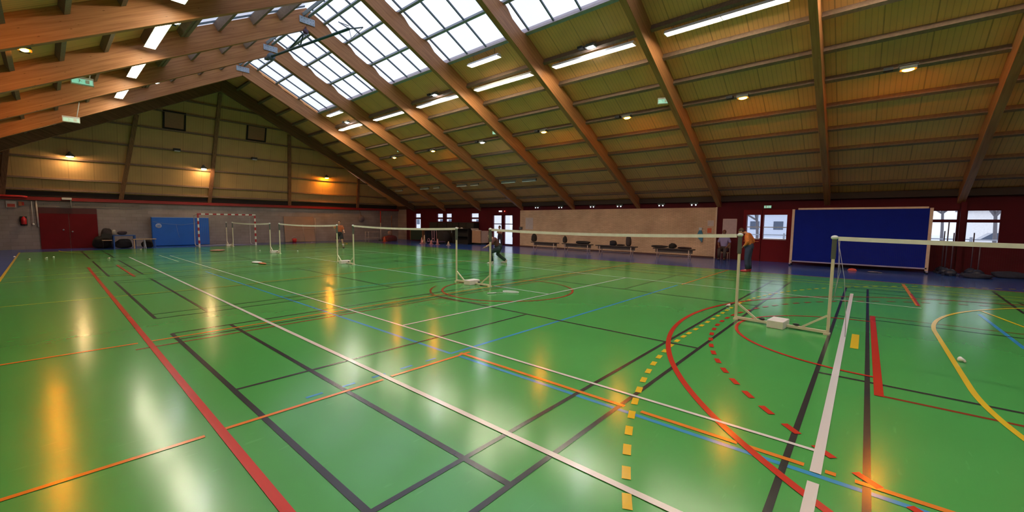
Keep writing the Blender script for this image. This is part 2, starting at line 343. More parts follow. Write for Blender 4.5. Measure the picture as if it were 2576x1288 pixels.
ln('white', 2.38, -6, 2.38, 24.7, 0.055); ln('white', 3.77, 0.17, 3.77, 24.6, 0.04)
ln('white', 3.46, 20.9, 3.46, 25.2, 0.04)
ln('white', 2.2, 0.17, 3.28, 0.17, 0.065); ln('white', 3.42, 0.17, 13.3, 0.20, 0.065)
ln('white', 3.8, 5.68, 11.95, 5.66, 0.045); ln('white', 7.87, 5.66, 7.87, 7.5, 0.045); ln('white', 7.87, 9.5, 7.87, 19.6, 0.05)
ln('white', 11.98, -0.95, 11.98, 24.6, 0.05); ln('white', 3.77, 24.6, 11.98, 24.6, 0.05); ln('white', 3.77, 19.6, 11.98, 19.6, 0.05)
ln('lightblue', 3.39, 4.0, 3.39, 16.4, 0.05); ln('lightblue', 3.39, 4.0, 11.6, 3.93, 0.05); ln('lightblue', 3.40, 3.9, 3.38, -6, 0.05)
for a_, b_ in ((1.57, 1.73), (1.91, 2.07), (2.27, 2.43), (2.63, 2.79), (2.99, 3.14)): ln('lightblue', a_, 4.0, b_, 4.0, 0.04)
ln('lightblue', 7.87, 10.0, 7.87, 12.2, 0.05); ln('paleblue', 3.4, 9.9, 12.0, 9.9, 0.06); ln('paleblue', 4.0, 14.6, 12.0, 14.6, 0.06); ln('lightblue', 9.0, -1.78, 12.0, -1.76, 0.055)
ln('black', 12.7, -2.45, 16.6, -2.62, 0.05)
arc('yellow', 6.4, -6.98, 9.0, 90, 180, 0.06, 0.15); arc('yellow', 9.4, -6.98, 9.0, 0, 90, 0.06, 0.15); 
for i in range(9): ln('yellow', 6.5+i*0.33, 2.02, 6.65+i*0.33, 2.02, 0.06)
arc('yellow', 6.4, -6.93, 6.0, 90, 180, 0.055); arc('yellow', 9.4, -6.93, 6.0, 0, 90, 0.055); ln('yellow', 6.4, -0.93, 9.4, -0.93, 0.055)
ln('yellow', 7.35, 0.04, 8.33, 0.04, 0.09); ln('yellow', 10.9, -2.15, 12.5, -1.85, 0.05)
arc('yellow', 6.4, 31.9, 6.0, 180, 270, 0.05); arc('yellow', 9.4, 31.9, 6.0, 270, 360, 0.05)
arc('red', 7.9, -3.88, 6.3, 0, 180, 0.065); arc('red', 7.9, -3.95, 5.8, 5, 175, 0.06, 0.17)
arc('red', 7.87, -0.18, 1.77, 0, 180, 0.05); ln('red', 5.44, -0.19, 10.28, -0.17, 0.075); ln('darkred', 5.47, -0.2, 5.5, -6, 0.05); ln('darkred', 10.25, -0.2, 10.25, -6, 0.05)
arc('red', 7.75, 6.9, 1.66, 0, 360, 0.05); arc('darkred', 7.75, 6.9, 1.95, 120, 210, 0.05)
ln('orange', 12.28, -0.92, 16.62, -0.89, 0.07); ln('red', 12.28, -0.94, 14.4, -0.93, 0.04)
for k, m_ in LM.items(): tag(m_.build('court_markings', LINEM[k], floor, recalc=False), {'dimyellow': 'faint yellow', 'paleblue': 'pale turquoise', 'lightblue': 'light blue', 'darkred': 'dark red'}.get(k, k)+' court lines painted on the floor')

# ---- roof deck (underside 0.9 above the rafters' lower edge), open over the skylights
SKX = 4.33*K                                                     # half width of the skylight band
def roof_piece(mb, xa, xb, y0, y1, off0, off1):
    """sloping slab between distances xa and xb from the ridge, on both slopes"""
    for sg in (-1, 1):
        X0, X1 = RX+sg*xa, RX+sg*xb
        mb.prism([(X0, under(X0, off0)), (X1, under(X1, off0)), (X1, under(X1, off1)), (X0, under(X0, off1))], 'Y', y0, y1)
b = MB(); HW = XW+0.3-RX
roof_piece(b, SKX, HW, YN-0.3, YB+0.4, 0.90, 1.05); roof_piece(b, 0, SKX, FY[1], YB+0.4, 0.90, 1.05); roof_piece(b, 0, SKX, YN-0.3, FY[10], 0.90, 1.05)
ceiling = struct(b.build('ceiling', DECK), 'pitched roof deck of ribbed straw-coloured panels', 'ceiling')
# purlins: per bay on the right slope and the left slope's visible bays
PX = [5.28+1.065*k for k in range(9)]
def slope_bar(mb, dist, sg, y0, y1, w_, o0, o1):
    X = RX+sg*dist; kk = K*taper(dist); o0 *= kk; o1 *= kk; X -= sg*(o0+o1)/2*math.sin(ANG if sg > 0 else ANGL)
    def Q(t, n_):
        if sg > 0: return (X + t*math.cos(ANG) + n_*math.sin(ANG), under(X, 0) - t*math.sin(ANG) + n_*math.cos(ANG))
        return (X + t*math.cos(ANGL) - n_*math.sin(ANGL), under(X, 0) + t*math.sin(ANGL) + n_*math.cos(ANGL))
    mb.prism([Q(-w_/2, o0), Q(w_/2, o0), Q(w_/2, o1), Q(-w_/2, o1)], 'Y', y0, y1)
NC = math.cos(ANG)
for bay in range(0, 9):
    y1 = FY[bay]-BT; y0 = FY[bay+1]
    for d in PX:
        b = MB(); slope_bar(b, d, 1, y0, y1, 0.12, 0.60, 0.905*NC); b.build('purlin', W_P, ceiling)
for d in [K*(4.45+1.0*k) for k in range(10)]: b = MB(); slope_bar(b, d, -1, YN, FY[0], 0.11, 0.55, 0.905*NC); b.build('purlin', W_P, ceiling)
for d in (0.9, 2.1, 3.2, SKX):
    for sg in (-1, 1): b = MB(); slope_bar(b, d, sg, FY[1], FY[0]-BT, 0.12, 0.60, 0.905*NC); b.build('purlin', W_P, ceiling)
# eaves beam above the side wall
b = MB(); b.box(XW-0.16, XW+0.1, YN, YB, 2.84, 3.10); tag(b.build('eaves_beam', mat('eaves_brown', (0.045, 0.022, 0.016), 0.7), ceiling), 'dark timber beam along the top of the side wall')
# boards that trim the skylight's lower edge
for sg in (-1, 1):
    b = MB(); slope_bar(b, SKX-0.02, sg, FY[10], FY[1]-BT, 0.05, 0.76, 1.12*NC); tag(b.build('skylight_kerb', mat('pale_kerb', (0.50, 0.43, 0.45), 0.6), ceiling), 'pale board along the lower edge of the skylight')

# ---- skylight windows, one per bay and slope
wi = 0
RLS = {1: (0.12, 0.80*K, 1.81*K, 3.08*K, SKX), -1: (0.12, 1.1*K, 2.1*K, 3.3*K, SKX)}; RL = RLS[1]                            # rails by distance from ridge
for bay in range(1, 10):
    y1 = FY[bay]-BT; y0 = FY[bay+1]
    for sg in (1, -1):
        wi += 1
        win = sempty('window_%d' % wi, None, 'skylight')
        b = MB()
        RL = RLS[sg]
        for k, d in enumerate(RL):
            slope_bar(b, d, sg, y0-0.1, y1+0.1, 0.09 if k < 4 else 0.12, 0.76, 0.90*(1 if sg > 0 else 0.97))
        b.build('skylight_rail', RAILS, win)
        if sg < 0:
            b = MB()
            for d in RL[1:]: slope_bar(b, d, sg, y0, y1, 0.14, 0.52, 0.80)
            b.build('timber_purlin', W_P, win)
        b = MB(); n = 4; st = (y1-y0-0.22)/(n-0.35)
        for k in range(n):
            y = y1-0.15-k*1.09
            for xa, xb in zip(RL[:-1], RL[1:]):
                Xa, Xb = RX+sg*xa, RX+sg*xb
                b.prism([(Xa, under(Xa, 0.90)), (Xb, under(Xb, 0.90)), (Xb, under(Xb, 0.97)), (Xa, under(Xa, 0.97))], 'Y', y-0.022, y+0.022)
        b.build('glazing_bar', DKSTEEL, win)
        b = MB(); Xa, Xb = RX, RX+sg*(SKX+0.05)
        b.prism([(Xa, under(Xa, 0.985)), (Xb, under(Xb, 0.985)), (Xb, under(Xb, 0.992)), (Xa, under(Xa, 0.992))], 'Y', y0-0.1, y1+0.1)
        b.build('glass_pane', SKYG, win)

# ---- walls
def wall_grid(mb, fixed, axis, a0, a1, z0, z1, holes, th):
    """slab on a plane with rectangular holes; axis 'X' = plane normal to X (coords Y,Z)"""
    us = sorted(set([a0, a1] + [h for q in holes for h in (q[0], q[1])])); zs = sorted(set([z0, z1] + [h for q in holes for h in (q[2], q[3])]))
    for i in range(len(us)-1):
        for j in range(len(zs)-1):
            uc, zc = (us[i]+us[i+1])/2, (zs[j]+zs[j+1])/2
            if any(q[0] < uc < q[1] and q[2] < zc < q[3] for q in holes): continue
            if axis == 'X': mb.box(fixed, fixed+th, us[i], us[i+1], zs[j], zs[j+1])
            else: mb.box(us[i], us[i+1], fixed, fixed+th, zs[j], zs[j+1])
WINS = [(30.42, 31.33, 2.07, 2.43, 1.92, 1.07), (27.3, 28.16, 2.07, 2.41, 1.93, 1.70), (26.16, 26.98, 2.07, 2.41, 1.93, 1.70), (22.94, 23.89, 2.07, 2.41, 1.94, 1.72),
        (-2.51, -1.70, 1.98, 2.33, 1.87, 1.08), (-3.56, -2.71, 1.98, 2.33, 1.87, 1.08)]
holes = [(q[0], q[1], q[5], q[3]) for q in WINS] + [(19.38, 20.30, 0.08, 2.24), (20.48, 21.44, 0.08, 2.24), (3.84, 4.42, 1.02, 2.18), (2.79, 3.72, 1.02, 2.18)]
b = MB(); wall_grid(b, XW, 'X', YN, 32.6, 0, 3.95, holes, 0.2)
struct(b.build('wall_right', MAROON), 'dark maroon side wall below the roof', 'wall')
b = MB(); b.box(XW, XW+0.2, 32.6, YB, 0, 3.95)
struct(b.build('trim_1', CONC), 'grey end strip of the side wall in the far corner', 'wall')
b = MB(); b.box(XW-0.06, XW, 5.80, 18.66, 0.0, 2.56)
bw = struct(b.build('wall_right_brick', BRICK), 'buff brick facing on the side wall behind the benches', 'wall')
b = MB(); b.box(XW-0.08, XW-0.0, 5.74, 5.80, 0, 2.57); b.build('corner_strip', mat('pale_strip', (0.7, 0.56, 0.44), 0.5), bw)
b = MB(); b.box(XW-0.10, XW-0.06, 5.80, 18.66, 0, 0.08); struct(b.build('baseboard_right', mat('brown_skirting', (0.10, 0.04, 0.03), 0.5)), 'dark skirting below the brick wall', 'baseboard')
b = MB(); b.box(XL-0.2, XL, YN, YB+0.2, 0, 3.1); struct(b.build('wall_left', MAROON), 'maroon side wall beside the camera', 'wall')
b = MB(); b.prism([(XL-0.2, 0), (XW+0.2, 0), (XW+0.2, 3.9), (RX, 11.0), (XL-0.2, 3.0)], 'Y', YN-0.2, YN); struct(b.build('wall_near', MAROON), 'end wall behind the camera', 'wall')
# gable end: block wall below, inclined cladding above
b = MB(); b.box(XL-0.2, XW+0.2, YB, YB+0.2, 0, 2.66); struct(b.build('wall_back', CONC), 'grey block wall at the far gable end', 'wall')
def gy(z): return YB - (z-2.8)*0.33                        # inclined gable plane
ins = 0.10
pts = [(XL-0.2, 2.6), (XW+0.2, 2.6), (XW+0.2, under(XW+0.2, 0.9)), (RX, under(RX, 0.9)), (XL-0.2, under(XL-0.2, 0.9))]
b = MB(); b.add([(x, gy(z)+ins, z) for x, z in pts] + [(x, gy(z)+ins+0.1, z) for x, z in pts], [(4, 3, 2, 1, 0), (5, 6, 7, 8, 9)] + [(i, (i+1) % 5, (i+1) % 5+5, i+5) for i in range(5)])
gab = struct(b.build('wall_gable', CLAD), 'inclined gable of straw-coloured panels above the grey wall', 'wall')
for z in (3.25, 3.85, 4.94, 6.01, 7.14, 8.18, 8.96):
    hw = min(XW, RX+(under(RX, 0.9)-z)/SL)-RX
    b = MB(); b.bar((RX-hw, gy(z)+0.06, z), (RX+hw, gy(z)+0.06, z), 0.14, 0.09); b.build('girt', W_P, gab)
for (xt, zt, xb) in ((-1.05, 5.3, -1.40), (3.86, 7.6, 3.08), (7.84, 9.6, 7.46), (12.13, 7.8, 12.58), (17.92, 5.15, 18.18)):
    b = MB(); b.bar((xb, gy(2.8)-0.02, 2.80), (xt, gy(zt)-0.02, zt+0.15), 0.20, 0.16, (0, 1, 0)); b.build('gable_post', W_V, gab)
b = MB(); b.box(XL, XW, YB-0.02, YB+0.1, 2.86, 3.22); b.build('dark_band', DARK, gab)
b = MB(); b.box(XL, XW, YB-0.14, YB+0.0, 2.66, 2.84); struct(b.build('trim_2', mat('beam_red', (0.24, 0.012, 0.014), 0.4)), 'red painted beam along the top of the grey gable wall', 'trim')

# ---- windows and doors in the right wall
for q in WINS:
    wi += 1; wn_ = sempty('window_%d' % wi, None, 'window'); y0, y1, zm1, z1, zm0, z0 = q
    b = MB(); x0, x1 = XW+0.02, XW+0.10
    for yy in (y0, y1): b.box(x0, x1, yy-0.03, yy+0.03, z0, z1)
    for zz in (z0, z1): b.box(x0, x1, y0, y1, zz-0.03, zz+0.03)
    b.box(x0-0.01, x1, y0, y1, zm0, zm1); b.build('window_frame', MAROON, wn_)
    b = MB(); b.box(XW+0.05, XW+0.06, y0, y1, z0, z1); b.build('glass_pane', GLASS, wn_)
d1 = sempty('door_1', 'double door with two tall glass panes left of the brick wall', 'door')
b = MB()
for y0, y1 in ((19.38, 20.30), (20.48, 21.44)):
    for yy in (y0, y1): b.box(XW+0.0, XW+0.1, yy-0.035, yy+0.035, 0.04, 2.27)
    for zz in (0.08, 2.24, 1.58): b.box(XW+0.0, XW+0.1, y0, y1, zz-0.03, zz+0.03)
b.build('door_frame', MAROON, d1)
for y0, y1 in ((19.38, 20.30), (20.48, 21.44)): b = MB(); b.box(XW+0.04, XW+0.05, y0, y1, 0.08, 2.24); b.build('glass_pane', GLASS, d1)
b = MB(); b.bar((XW-0.05, 20.42, 0.95), (XW-0.05, 20.42, 1.25), 0.02, 0.02); b.build('door_handle', STEEL, d1)
d2 = sempty('door_2', 'wide red double door with square windows beside the blue panel', 'door')
b = MB(); wall_grid(b, XW-0.05, 'X', 2.60, 3.76, 0.0, 2.42, [(2.79, 3.72, 1.02, 2.18)], 0.05); wall_grid(b, XW-0.05, 'X', 3.79, 4.56, 0.0, 2.42, [(3.84, 4.42, 1.02, 2.18)], 0.05); b.build('door_leaf', DOORRED, d2)
b = MB()
for (y0, y1) in ((2.79, 3.72), (3.84, 4.42)): b.box(XW+0.0, XW+0.05, y0, y1, 1.58, 1.62); b.box(XW+0.0, XW+0.05, y0, y1, 1.02, 1.07)
b.build('glazing_bar', WHITE, d2)
for (y0, y1) in ((2.79, 3.72), (3.84, 4.42)): b = MB(); b.box(XW-0.03, XW-0.02, y0, y1, 1.02, 2.18); b.build('glass_pane', GLASS, d2)
b = MB(); b.bar((XW-0.1, 3.85, 0.92), (XW-0.1, 4.5, 0.92), 0.03, 0.03); b.box(XW-0.1, XW-0.05, 3.9, 3.93, 0.9, 0.94); b.build('push_bar', mat('orange_bar', (0.6, 0.12, 0.05), 0.4), d2)
d3 = sempty('door_3', 'dark red double door in the grey gable wall', 'door')
b = MB(); b.box(-0.20, 0.89, YB-0.05, YB, 0, 1.95); b.box(0.91, 2.02, YB-0.05, YB, 0, 1.95); b.build('door_leaf', DOORRED, d3)
b = MB(); b.box(-0.20, 2.02, YB-0.04, YB, 1.95, 2.27); b.build('transom_panel', mat('dark_maroon', (0.07, 0.012, 0.016), 0.5), d3)
b = MB(); b.ball((0.66, YB-0.09, 1.05), 0.04); b.ball((1.0, YB-0.09, 0.95), 0.04); b.build('door_handle', STEEL, d3)
b = MB(); b.box(-0.3, 3.9, YB-0.03, YB, 2.32, 2.60)
struct(b.build('trim_3', brick('lintel_block', (0.36, 0.31, 0.28), (0.30, 0.26, 0.24), (0.2, 0.18, 0.17), 'XZ', 1.2, 0.14, 0.01)), 'pale block lintel over the dark red door', 'trim')

# ================================================================== FRAMES
def scallop_top(sg):
    """upper edge of a rafter from eaves to ridge; between the skylight rails it dips"""
    P = [(XW+0.0-RX, 0.9), (SKX, 0.9)]
    for d0, d1_ in ((SKX, 3.08*K), (3.08*K, 1.81*K), (1.81*K, 0.80*K)):
        L_ = d0-d1_
        P += [(d0-0.02, 0.88), (d0-0.10*L_, 0.82), (d0-0.2*L_, 0.76), (d1_+0.35*L_, 0.745), (d1_+0.26*L_, 0.80), (d1_+0.16*L_, 0.87), (d1_+0.02, 0.90)]
    P += [(0.0, 0.90)]
    return P if sg > 0 else [P[0], P[1], P[-1]]
pl0 = None
for i, yf in enumerate(FY):
    lab = {0: 'laminated timber frame with shade in its dark tone, standing against the far gable', 1: 'laminated timber frame nearest the far gable frame, ridge plate bare', 2: 'laminated timber frame whose ridge carries the folded green pole',
           3: 'laminated timber frame with grey ridge plate, third in front of the gable frame', 4: 'laminated timber frame ending over the brick wall, left of the two middle ones', 5: 'laminated timber frame ending above the middle of the brick wall',
           6: 'laminated timber frame ending at the right edge of the brick wall', 7: 'near-vertical looking timber frame above the blue panel', 8: 'timber frame at the right edge of the photo, above the two windows',
           9: 'timber frame above and behind the camera', 10: 'rearmost timber frame behind the camera'}[i]
    t = thing('roof_frame', lab, 'roof beam', (RX, yf-BT/2, RZ), 0, 'laminated timber roof frames')
    for sg in (1, -1):
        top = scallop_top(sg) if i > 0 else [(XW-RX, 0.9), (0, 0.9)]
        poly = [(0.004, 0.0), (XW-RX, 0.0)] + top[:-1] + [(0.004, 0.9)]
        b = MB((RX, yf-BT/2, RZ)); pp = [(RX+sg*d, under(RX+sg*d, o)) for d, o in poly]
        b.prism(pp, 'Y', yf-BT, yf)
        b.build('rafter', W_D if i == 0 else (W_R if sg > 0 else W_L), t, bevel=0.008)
    if i > 0:
        b = MB((RX, yf-BT/2, RZ)); b.box(RX-0.30, RX+0.32, yf-BT-0.05, yf-BT-0.01, RZ+0.20, RZ+0.46)
        for k in range(5):
            for z in (0.26, 0.40): b.tube([(RX-0.22+0.12*k, yf-BT-0.07, RZ+z), (RX-0.22+0.12*k, yf-BT-0.04, RZ+z)], 0.015, 6)
        tag(b.build('ridge_plate', STEEL, t), 'grey steel plate at the ridge')

# ================================================================== LAMPS
def fluoro(n_seg=2, L=1.62):
    t = thing('fluorescent_light', '', 'ceiling light', (0, 0, 0), 0, 'twin fluorescent lights hung along the roof'); tot = n_seg*L
    b = MB(); b.prism([(-0.15, 0.0), (-0.07, 0.11), (0.07, 0.11), (0.15, 0.0), (0.14, 0.0), (0.06, 0.095), (-0.06, 0.095), (-0.14, 0.0)], 'Y', -tot/2, tot/2)
    for k in range(n_seg+1): y = -tot/2+k*L; b.prism([(-0.145, 0.0), (-0.07, 0.105), (0.07, 0.105), (0.145, 0.0)], 'Y', y-0.012, y+0.012)
    tag(b.build('reflector', WHITE, t), 'white trough reflector')
    for k in range(n_seg):
        b = MB()
        for x in (-0.065, 0.065): b.tube([(x, -tot/2+k*L+0.03, 0.03), (x, -tot/2+(k+1)*L-0.03, 0.03)], 0.034, 8)
        b.build('tube', TUBE, t)
    for y in (-tot/2+0.25, tot/2-0.25):
        b = MB(); b.tube([(0, y, 0.09), (0.0, y, 0.42)], 0.008, 5); b.build('hanger', GREYP, t)
    return t
FX = sx(13.56); FZ = sz(7.80)
mids = [(FY[i]+FY[i+1]-BT)/2 for i in range(10)]
where = {1: 'bay next to the far gable', 2: 'second bay from the gable', 3: 'third bay from the gable', 4: 'fourth bay from the gable', 5: 'fifth bay from the gable', 6: 'sixth bay from the gable', 7: 'seventh bay, beside the camera', 8: 'eighth bay, behind the camera'}
p2 = fluoro()
first = True
for i in range(1, 9):
    for sg in (1, -1):
        X = FX if sg > 0 else sx(2.65); ZF = FZ if sg > 0 else sz(7.45); lab = 'twin fluorescent light on the %s slope, %s' % ('right' if sg > 0 else 'left', where[i])
        if first: p2.location = (X, mids[i], ZF); p2['label'] = lab; first = False
        else: dup(p2, (X, mids[i], ZF), 0, lab)
p1 = fluoro(1, 1.7); p1.location = (sx(12.42), sx(12.5), sz(8.38)); p1['label'] = 'short single fluorescent light just below the skylight, bay left of the brick wall middle'; p1['group'] = 'short fluorescent lights below the skylight'
dup(p1, (sx(12.42), sx(25.8), sz(8.40)), 0, 'short single fluorescent light just below the skylight, bay nearest the gable')
def flood(glow, name='floodlight'):
    t = thing(name, '', 'floodlight', group='floodlights on the roof purlins')
    b = MB(); b.prism([(-0.13, 0.0), (0.13, 0.0), (0.10, 0.09), (-0.10, 0.09)], 'Y', -0.17, 0.17); b.tube([(0, -0.19, 0.03), (0, -0.19, 0.15), (0, 0.19, 0.15), (0, 0.19, 0.03)], 0.012, 6); b.build('housing', GREYP, t)
    b = MB(); b.box(-0.09, 0.09, 0.30, 0.50, 0.05, 0.13); b.build('ballast_box', BLACK, t)
    b = MB(); b.ball((0, 0, 0.0), 0.08, 0.125, 0.04, 14); b.build('lens', glow, t)
    return t
sod = flood(SODIUM); SZ = sz(6.22)
labs = {8: 'sodium lamp glowing on the right slope behind the camera', 7: 'orange sodium lamp nearest the right edge of the photo', 6: 'orange sodium lamp over the red double door', 5: 'orange sodium lamp over the middle of the brick wall', 4: 'orange sodium lamp over the left half of the brick wall',
        2: 'orange sodium lamp seen left of the unlit-looking white floodlight', 1: 'orange sodium lamp nearest the gable on the right slope', 0: None}
first = True
for i in range(0, 9):
    for sg in (1, -1):
        if i == 0: continue
        if sg > 0 and i == 3: continue
        lab = labs[i] if sg > 0 else 'orange sodium lamp on the left roof slope, bay %s' % {1: 'next to the gable', 2: 'second from the gable', 3: 'third from the gable', 4: 'fourth from the gable', 5: 'fifth from the gable', 6: 'sixth from the gable', 7: 'beside the camera', 8: 'behind the camera'}[i]
        loc = (sx(16.66)*0.962, mids[i]*0.962, EYE+(SZ-EYE)*0.962) if sg > 0 else (-0.1, mids[i] if i != 3 else 16.4, sz(6.10))
        if first: sod.location = loc; sod['label'] = lab; first = False
        else: dup(sod, loc, 0, lab)
wf = flood(FLOOD); wf.location = (sx(13.25), sx(7.9), sz(8.0)); wf['label'] = 'white floodlight above the long fluorescent light over the brick wall'
dup(wf, (sx(13.2), sx(16.75), sz(8.02)), 0, 'white floodlight above the fluorescent light in the third bay from the gable')
dup(wf, (sx(13.2), sx(25.75), sz(8.02)), 0, 'white floodlight above the fluorescent light in the bay next to the gable')
dup(wf, (sx(3.07), sx(16.9), sz(7.92)), 0, 'white floodlight on the left slope beside the largest fluorescent light')
dup(wf, (sx(3.81), sx(25.7), sz(8.12)), 0, 'white floodlight on the left slope near the farthest fluorescent light')
dup(wf, (sx(16.66)*0.962, sx(16.85)*0.962, EYE+(SZ-EYE)*0.962), 0, 'white floodlight in the row of orange sodium lamps, right slope')
# gable lamps
def bell(lit, nm='bell_lamp'):
    t = thing(nm, '', 'wall lamp', group='lamps on the gable girts')
    b = MB(); b.lathe((0, 0, 0), [(0.20, 0.0), (0.17, 0.06), (0.10, 0.15), (0.05, 0.2), (0.04, 0.26)], 16); b.box(-0.03, 0.03, 0, 0.30, 0.2, 0.25); b.build('shade', GREYP, t)
    b = MB(); b.ball((0, 0, -0.0), 0.14, 0.14, 0.05, 12); b.build('lens', lit, t)
    return t
for m_, (x, z), lab in ((SODG, (15.07, 5.06), 'orange gable lamp right of the middle, glowing on the panels'), (WARMW, (1.09, 5.0), 'warm white gable lamp above the dark red door'), (WARMW, (7.04, 4.95), 'warm white gable lamp beside the central post')):
    t = bell(m_); t.location = (x, gy(z)-0.32, z+0.05); t['label'] = lab
b0 = mat('unlit_lens', (0.5, 0.55, 0.62), 0.3)
def unlit():
    t = thing('unlit_floodlight', '', 'floodlight', group='unlit floodlights on the gable')
    b = MB(); b.box(-0.17, 0.17, -0.02, 0.20, 0.02, 0.16); b.build('housing', BLACK, t)
    b = MB(); b.box(-0.14, 0.14, -0.05, 0.16, -0.02, 0.02); b.build('lens', b0, t); return t
t = unlit(); t.location = (5.66, gy(6.0)-0.30, 5.93); t['label'] = 'small unlit floodlight on the gable under the left brown vent'
dup(t, (9.91, gy(6.0)-0.30, 5.91), 0, 'small unlit floodlight on the gable under the right brown vent'); dup(t, (0.71, gy(6.2)-0.32, 6.17), 0, 'small unlit floodlight on the gable at far left under the dark frame')
# vents in the gable
for (x0, x1, z0, z1, lab) in ((5.06, 6.08, 7.24, 8.2, 'square brown vent panel left of the central gable post'), (9.46, 10.58, 7.24, 8.16, 'square brown vent panel right of the central gable post')):
    t = thing('vent_panel', lab, 'vent', ((x0+x1)/2, gy((z0+z1)/2), (z0+z1)/2))
    o_ = t.location; b = MB(o_)
    for xx in (x0, x1): b.bar((xx, gy(z0)+0.04, z0), (xx, gy(z1)+0.04, z1), 0.08, 0.10, (0, 1, 0))
    for zz in (z0, z1): b.bar((x0-0.04, gy(zz)+0.04, zz), (x1+0.04, gy(zz)+0.04, zz), 0.10, 0.08)
    b.build('vent_frame', DARK, t)
    b = MB(o_); b.add([(x0, gy(z0)+0.04, z0), (x1, gy(z0)+0.04, z0), (x1, gy(z1)+0.04, z1), (x0, gy(z1)+0.04, z1), (x0, gy(z0)+0.09, z0), (x1, gy(z0)+0.09, z0), (x1, gy(z1)+0.09, z1), (x0, gy(z1)+0.09, z1)], [(0, 1, 2, 3), (7, 6, 5, 4), (0, 4, 5, 1), (1, 5, 6, 2), (2, 6, 7, 3), (3, 7, 4, 0)])
    b.build('vent_board', mat('vent_brown', (0.32, 0.15, 0.09), 0.7), t)
# exit lights hanging beside the rafters
def exitl():
    t = thing('hanging_exit_sign', '', 'exit sign', group='hanging green exit signs')
    b = MB(); b.box(-0.19, 0.19, -0.05, 0.05, -0.10, 0.12); b.build('casing', WHITE, t)
    b = MB(); b.box(-0.17, 0.17, -0.056, -0.051, -0.085, 0.055); b.build('sign_face', EXITG, t)
    b = MB()   # running figure and door
    b.box(0.05, 0.12, -0.060, -0.057, -0.06, 0.04); b.bar((-0.05, -0.0585, 0.035), (-0.04, -0.0585, 0.01), 0.02, 0.02); b.bar((-0.04, -0.0585, 0.01), (-0.055, -0.0585, -0.06), 0.012, 0.012); b.bar((-0.04, -0.0585, 0.01), (0.0, -0.0585, -0.03), 0.012, 0.012)
    b.build('pictogram', mat('pictogram_white', (0.9, 0.95, 0.92), 0.5), t)
    b = MB(); b.tube([(0.12, 0.08, 0.12), (0.2, 0.12, 0.75)], 0.012, 5); b.build('hanger', WHITE, t); return t
t = exitl(); t.location = (16.25, FY[6]-BT-0.22+0.2, 6.22); t.rotation_euler = (0, 0, -1.1); t['label'] = 'green exit sign hanging from the frame at the right edge of the brick wall'
t.location = (sx(16.2), sx(6.35), sz(6.5))
dup(t, (sx(16.16), sx(15.3), sz(6.5)), -1.0, 'green exit sign on the frame left of the white floodlight'); dup(t, (sx(16.12), sx(24.2), sz(6.5)), -1.0, 'green exit sign on the second frame in front of the gable')
t2 = dup(t, (1.07, sx(20.5), sz(6.36)), -0.05, 'green exit sign between the left rafters, pale casing'); t3 = dup(t, (1.0, sx(27.3), sz(6.12)), -0.05, 'green exit sign hanging on a cord low on the left rafters'); t2.scale = (1.4, 1.4, 1.1); t3.scale = (1.4, 1.4, 1.1)
# pale strips standing in for slits of light in the roof, right eaves
tb = None; pale = mat('pale_slit', (0.62, 0.72, 0.74), 0.3)
for k, (y0, y1, lab) in enumerate(((29.9, 31.0, 'farthest pale strip for a roof light slit, low on the right slope'), (26.3, 27.4, 'pale strip for a roof light slit, fourth pair from the right, left one'), (25.0, 25.7, 'short pale strip for a roof light slit in the second bay from the gable'),
        (21.9, 22.97, 'left pale strip of the pair in the bay before the glass door'), (20.7, 21.5, 'right pale strip of the pair in the bay before the glass door'), (17.3, 18.5, 'left one of the nearest pair of pale strips'), (15.6, 16.7, 'rightmost pale strip for a roof light slit, low on the slope'))):
    y0, y1 = sx(y0), sx(y1); ZS = under(sx(20.1), 0.60)-0.20
    t = thing('light_slit_strip', lab, 'strip light', (sx(20.1), (y0+y1)/2, ZS), 0, 'pale strips for roof slits under the eaves')
    b = MB(t.location); b.box(sx(20.1)-0.04, sx(20.1)+0.04, y0, y1, ZS+0.02, ZS+0.14); b.build('housing', GREYP, t)
    b = MB(t.location); b.tube([(sx(20.1)-0.03, y0, ZS), (sx(20.1)-0.03, y1, ZS)], 0.028, 8); b.build('tube', pale, t)
# small white twin emergency lamps on the wall band
for y, z, lab in ((17.14, 2.74, 'leftmost small twin lamp above the brick wall'), (15.2, 2.72, 'second small twin lamp from the left above the brick wall'), (12.85, 2.72, 'third small twin lamp from the left above the brick wall'), (11.05, 2.72, 'small twin lamp above the middle of the brick wall'), (8.58, 2.72, 'second small twin lamp from the right above the brick wall'), (6.87, 2.72, 'rightmost small twin lamp above the brick wall')):
    t = thing('twin_wall_lamp', lab, 'wall lamp', (XW, y, z), 0, 'small twin lamps above the brick wall')
    b = MB(); b.box(-0.10, 0.0, -0.2, 0.2, 0.02, 0.10); b.build('bracket', GREYP, t)
    for q in (-0.1, 0.1): b = MB(); b.ball((-0.12, q, -0.02), 0.04); b.build('lens', WLED, t)
t = thing('exit_sign', 'small green exit sign above the red double door', 'exit sign', (XW, 3.58, 2.55))
b = MB(); b.box(-0.06, 0, -0.16, 0.16, -0.07, 0.07); b.build('casing', GREYP, t)
b = MB(); b.box(-0.065, -0.06, -0.14, 0.14, -0.055, 0.055); b.build('sign_face', EXITG, t)
b = MB(); b.box(-0.070, -0.066, 0.03, 0.09, -0.04, 0.04); b.bar((-0.068, -0.03, 0.04), (-0.068, -0.05, -0.045), 0.02, 0.02); b.build('pictogram', mat('pictogram_white', (0.9, 0.95, 0.92), 0.5), t)
t = thing('door_lamp', 'small white lamp with red glow above the tall glass door', 'wall lamp', (XW, 20.42, 2.52))
b = MB(); b.box(-0.08, 0, 0.05, 0.3, -0.05, 0.05); b.build('casing', WLED, t); b = MB(); b.ball((-0.05, -0.25, 0.0), 0.035); b.build('red_lamp', REDG, t)

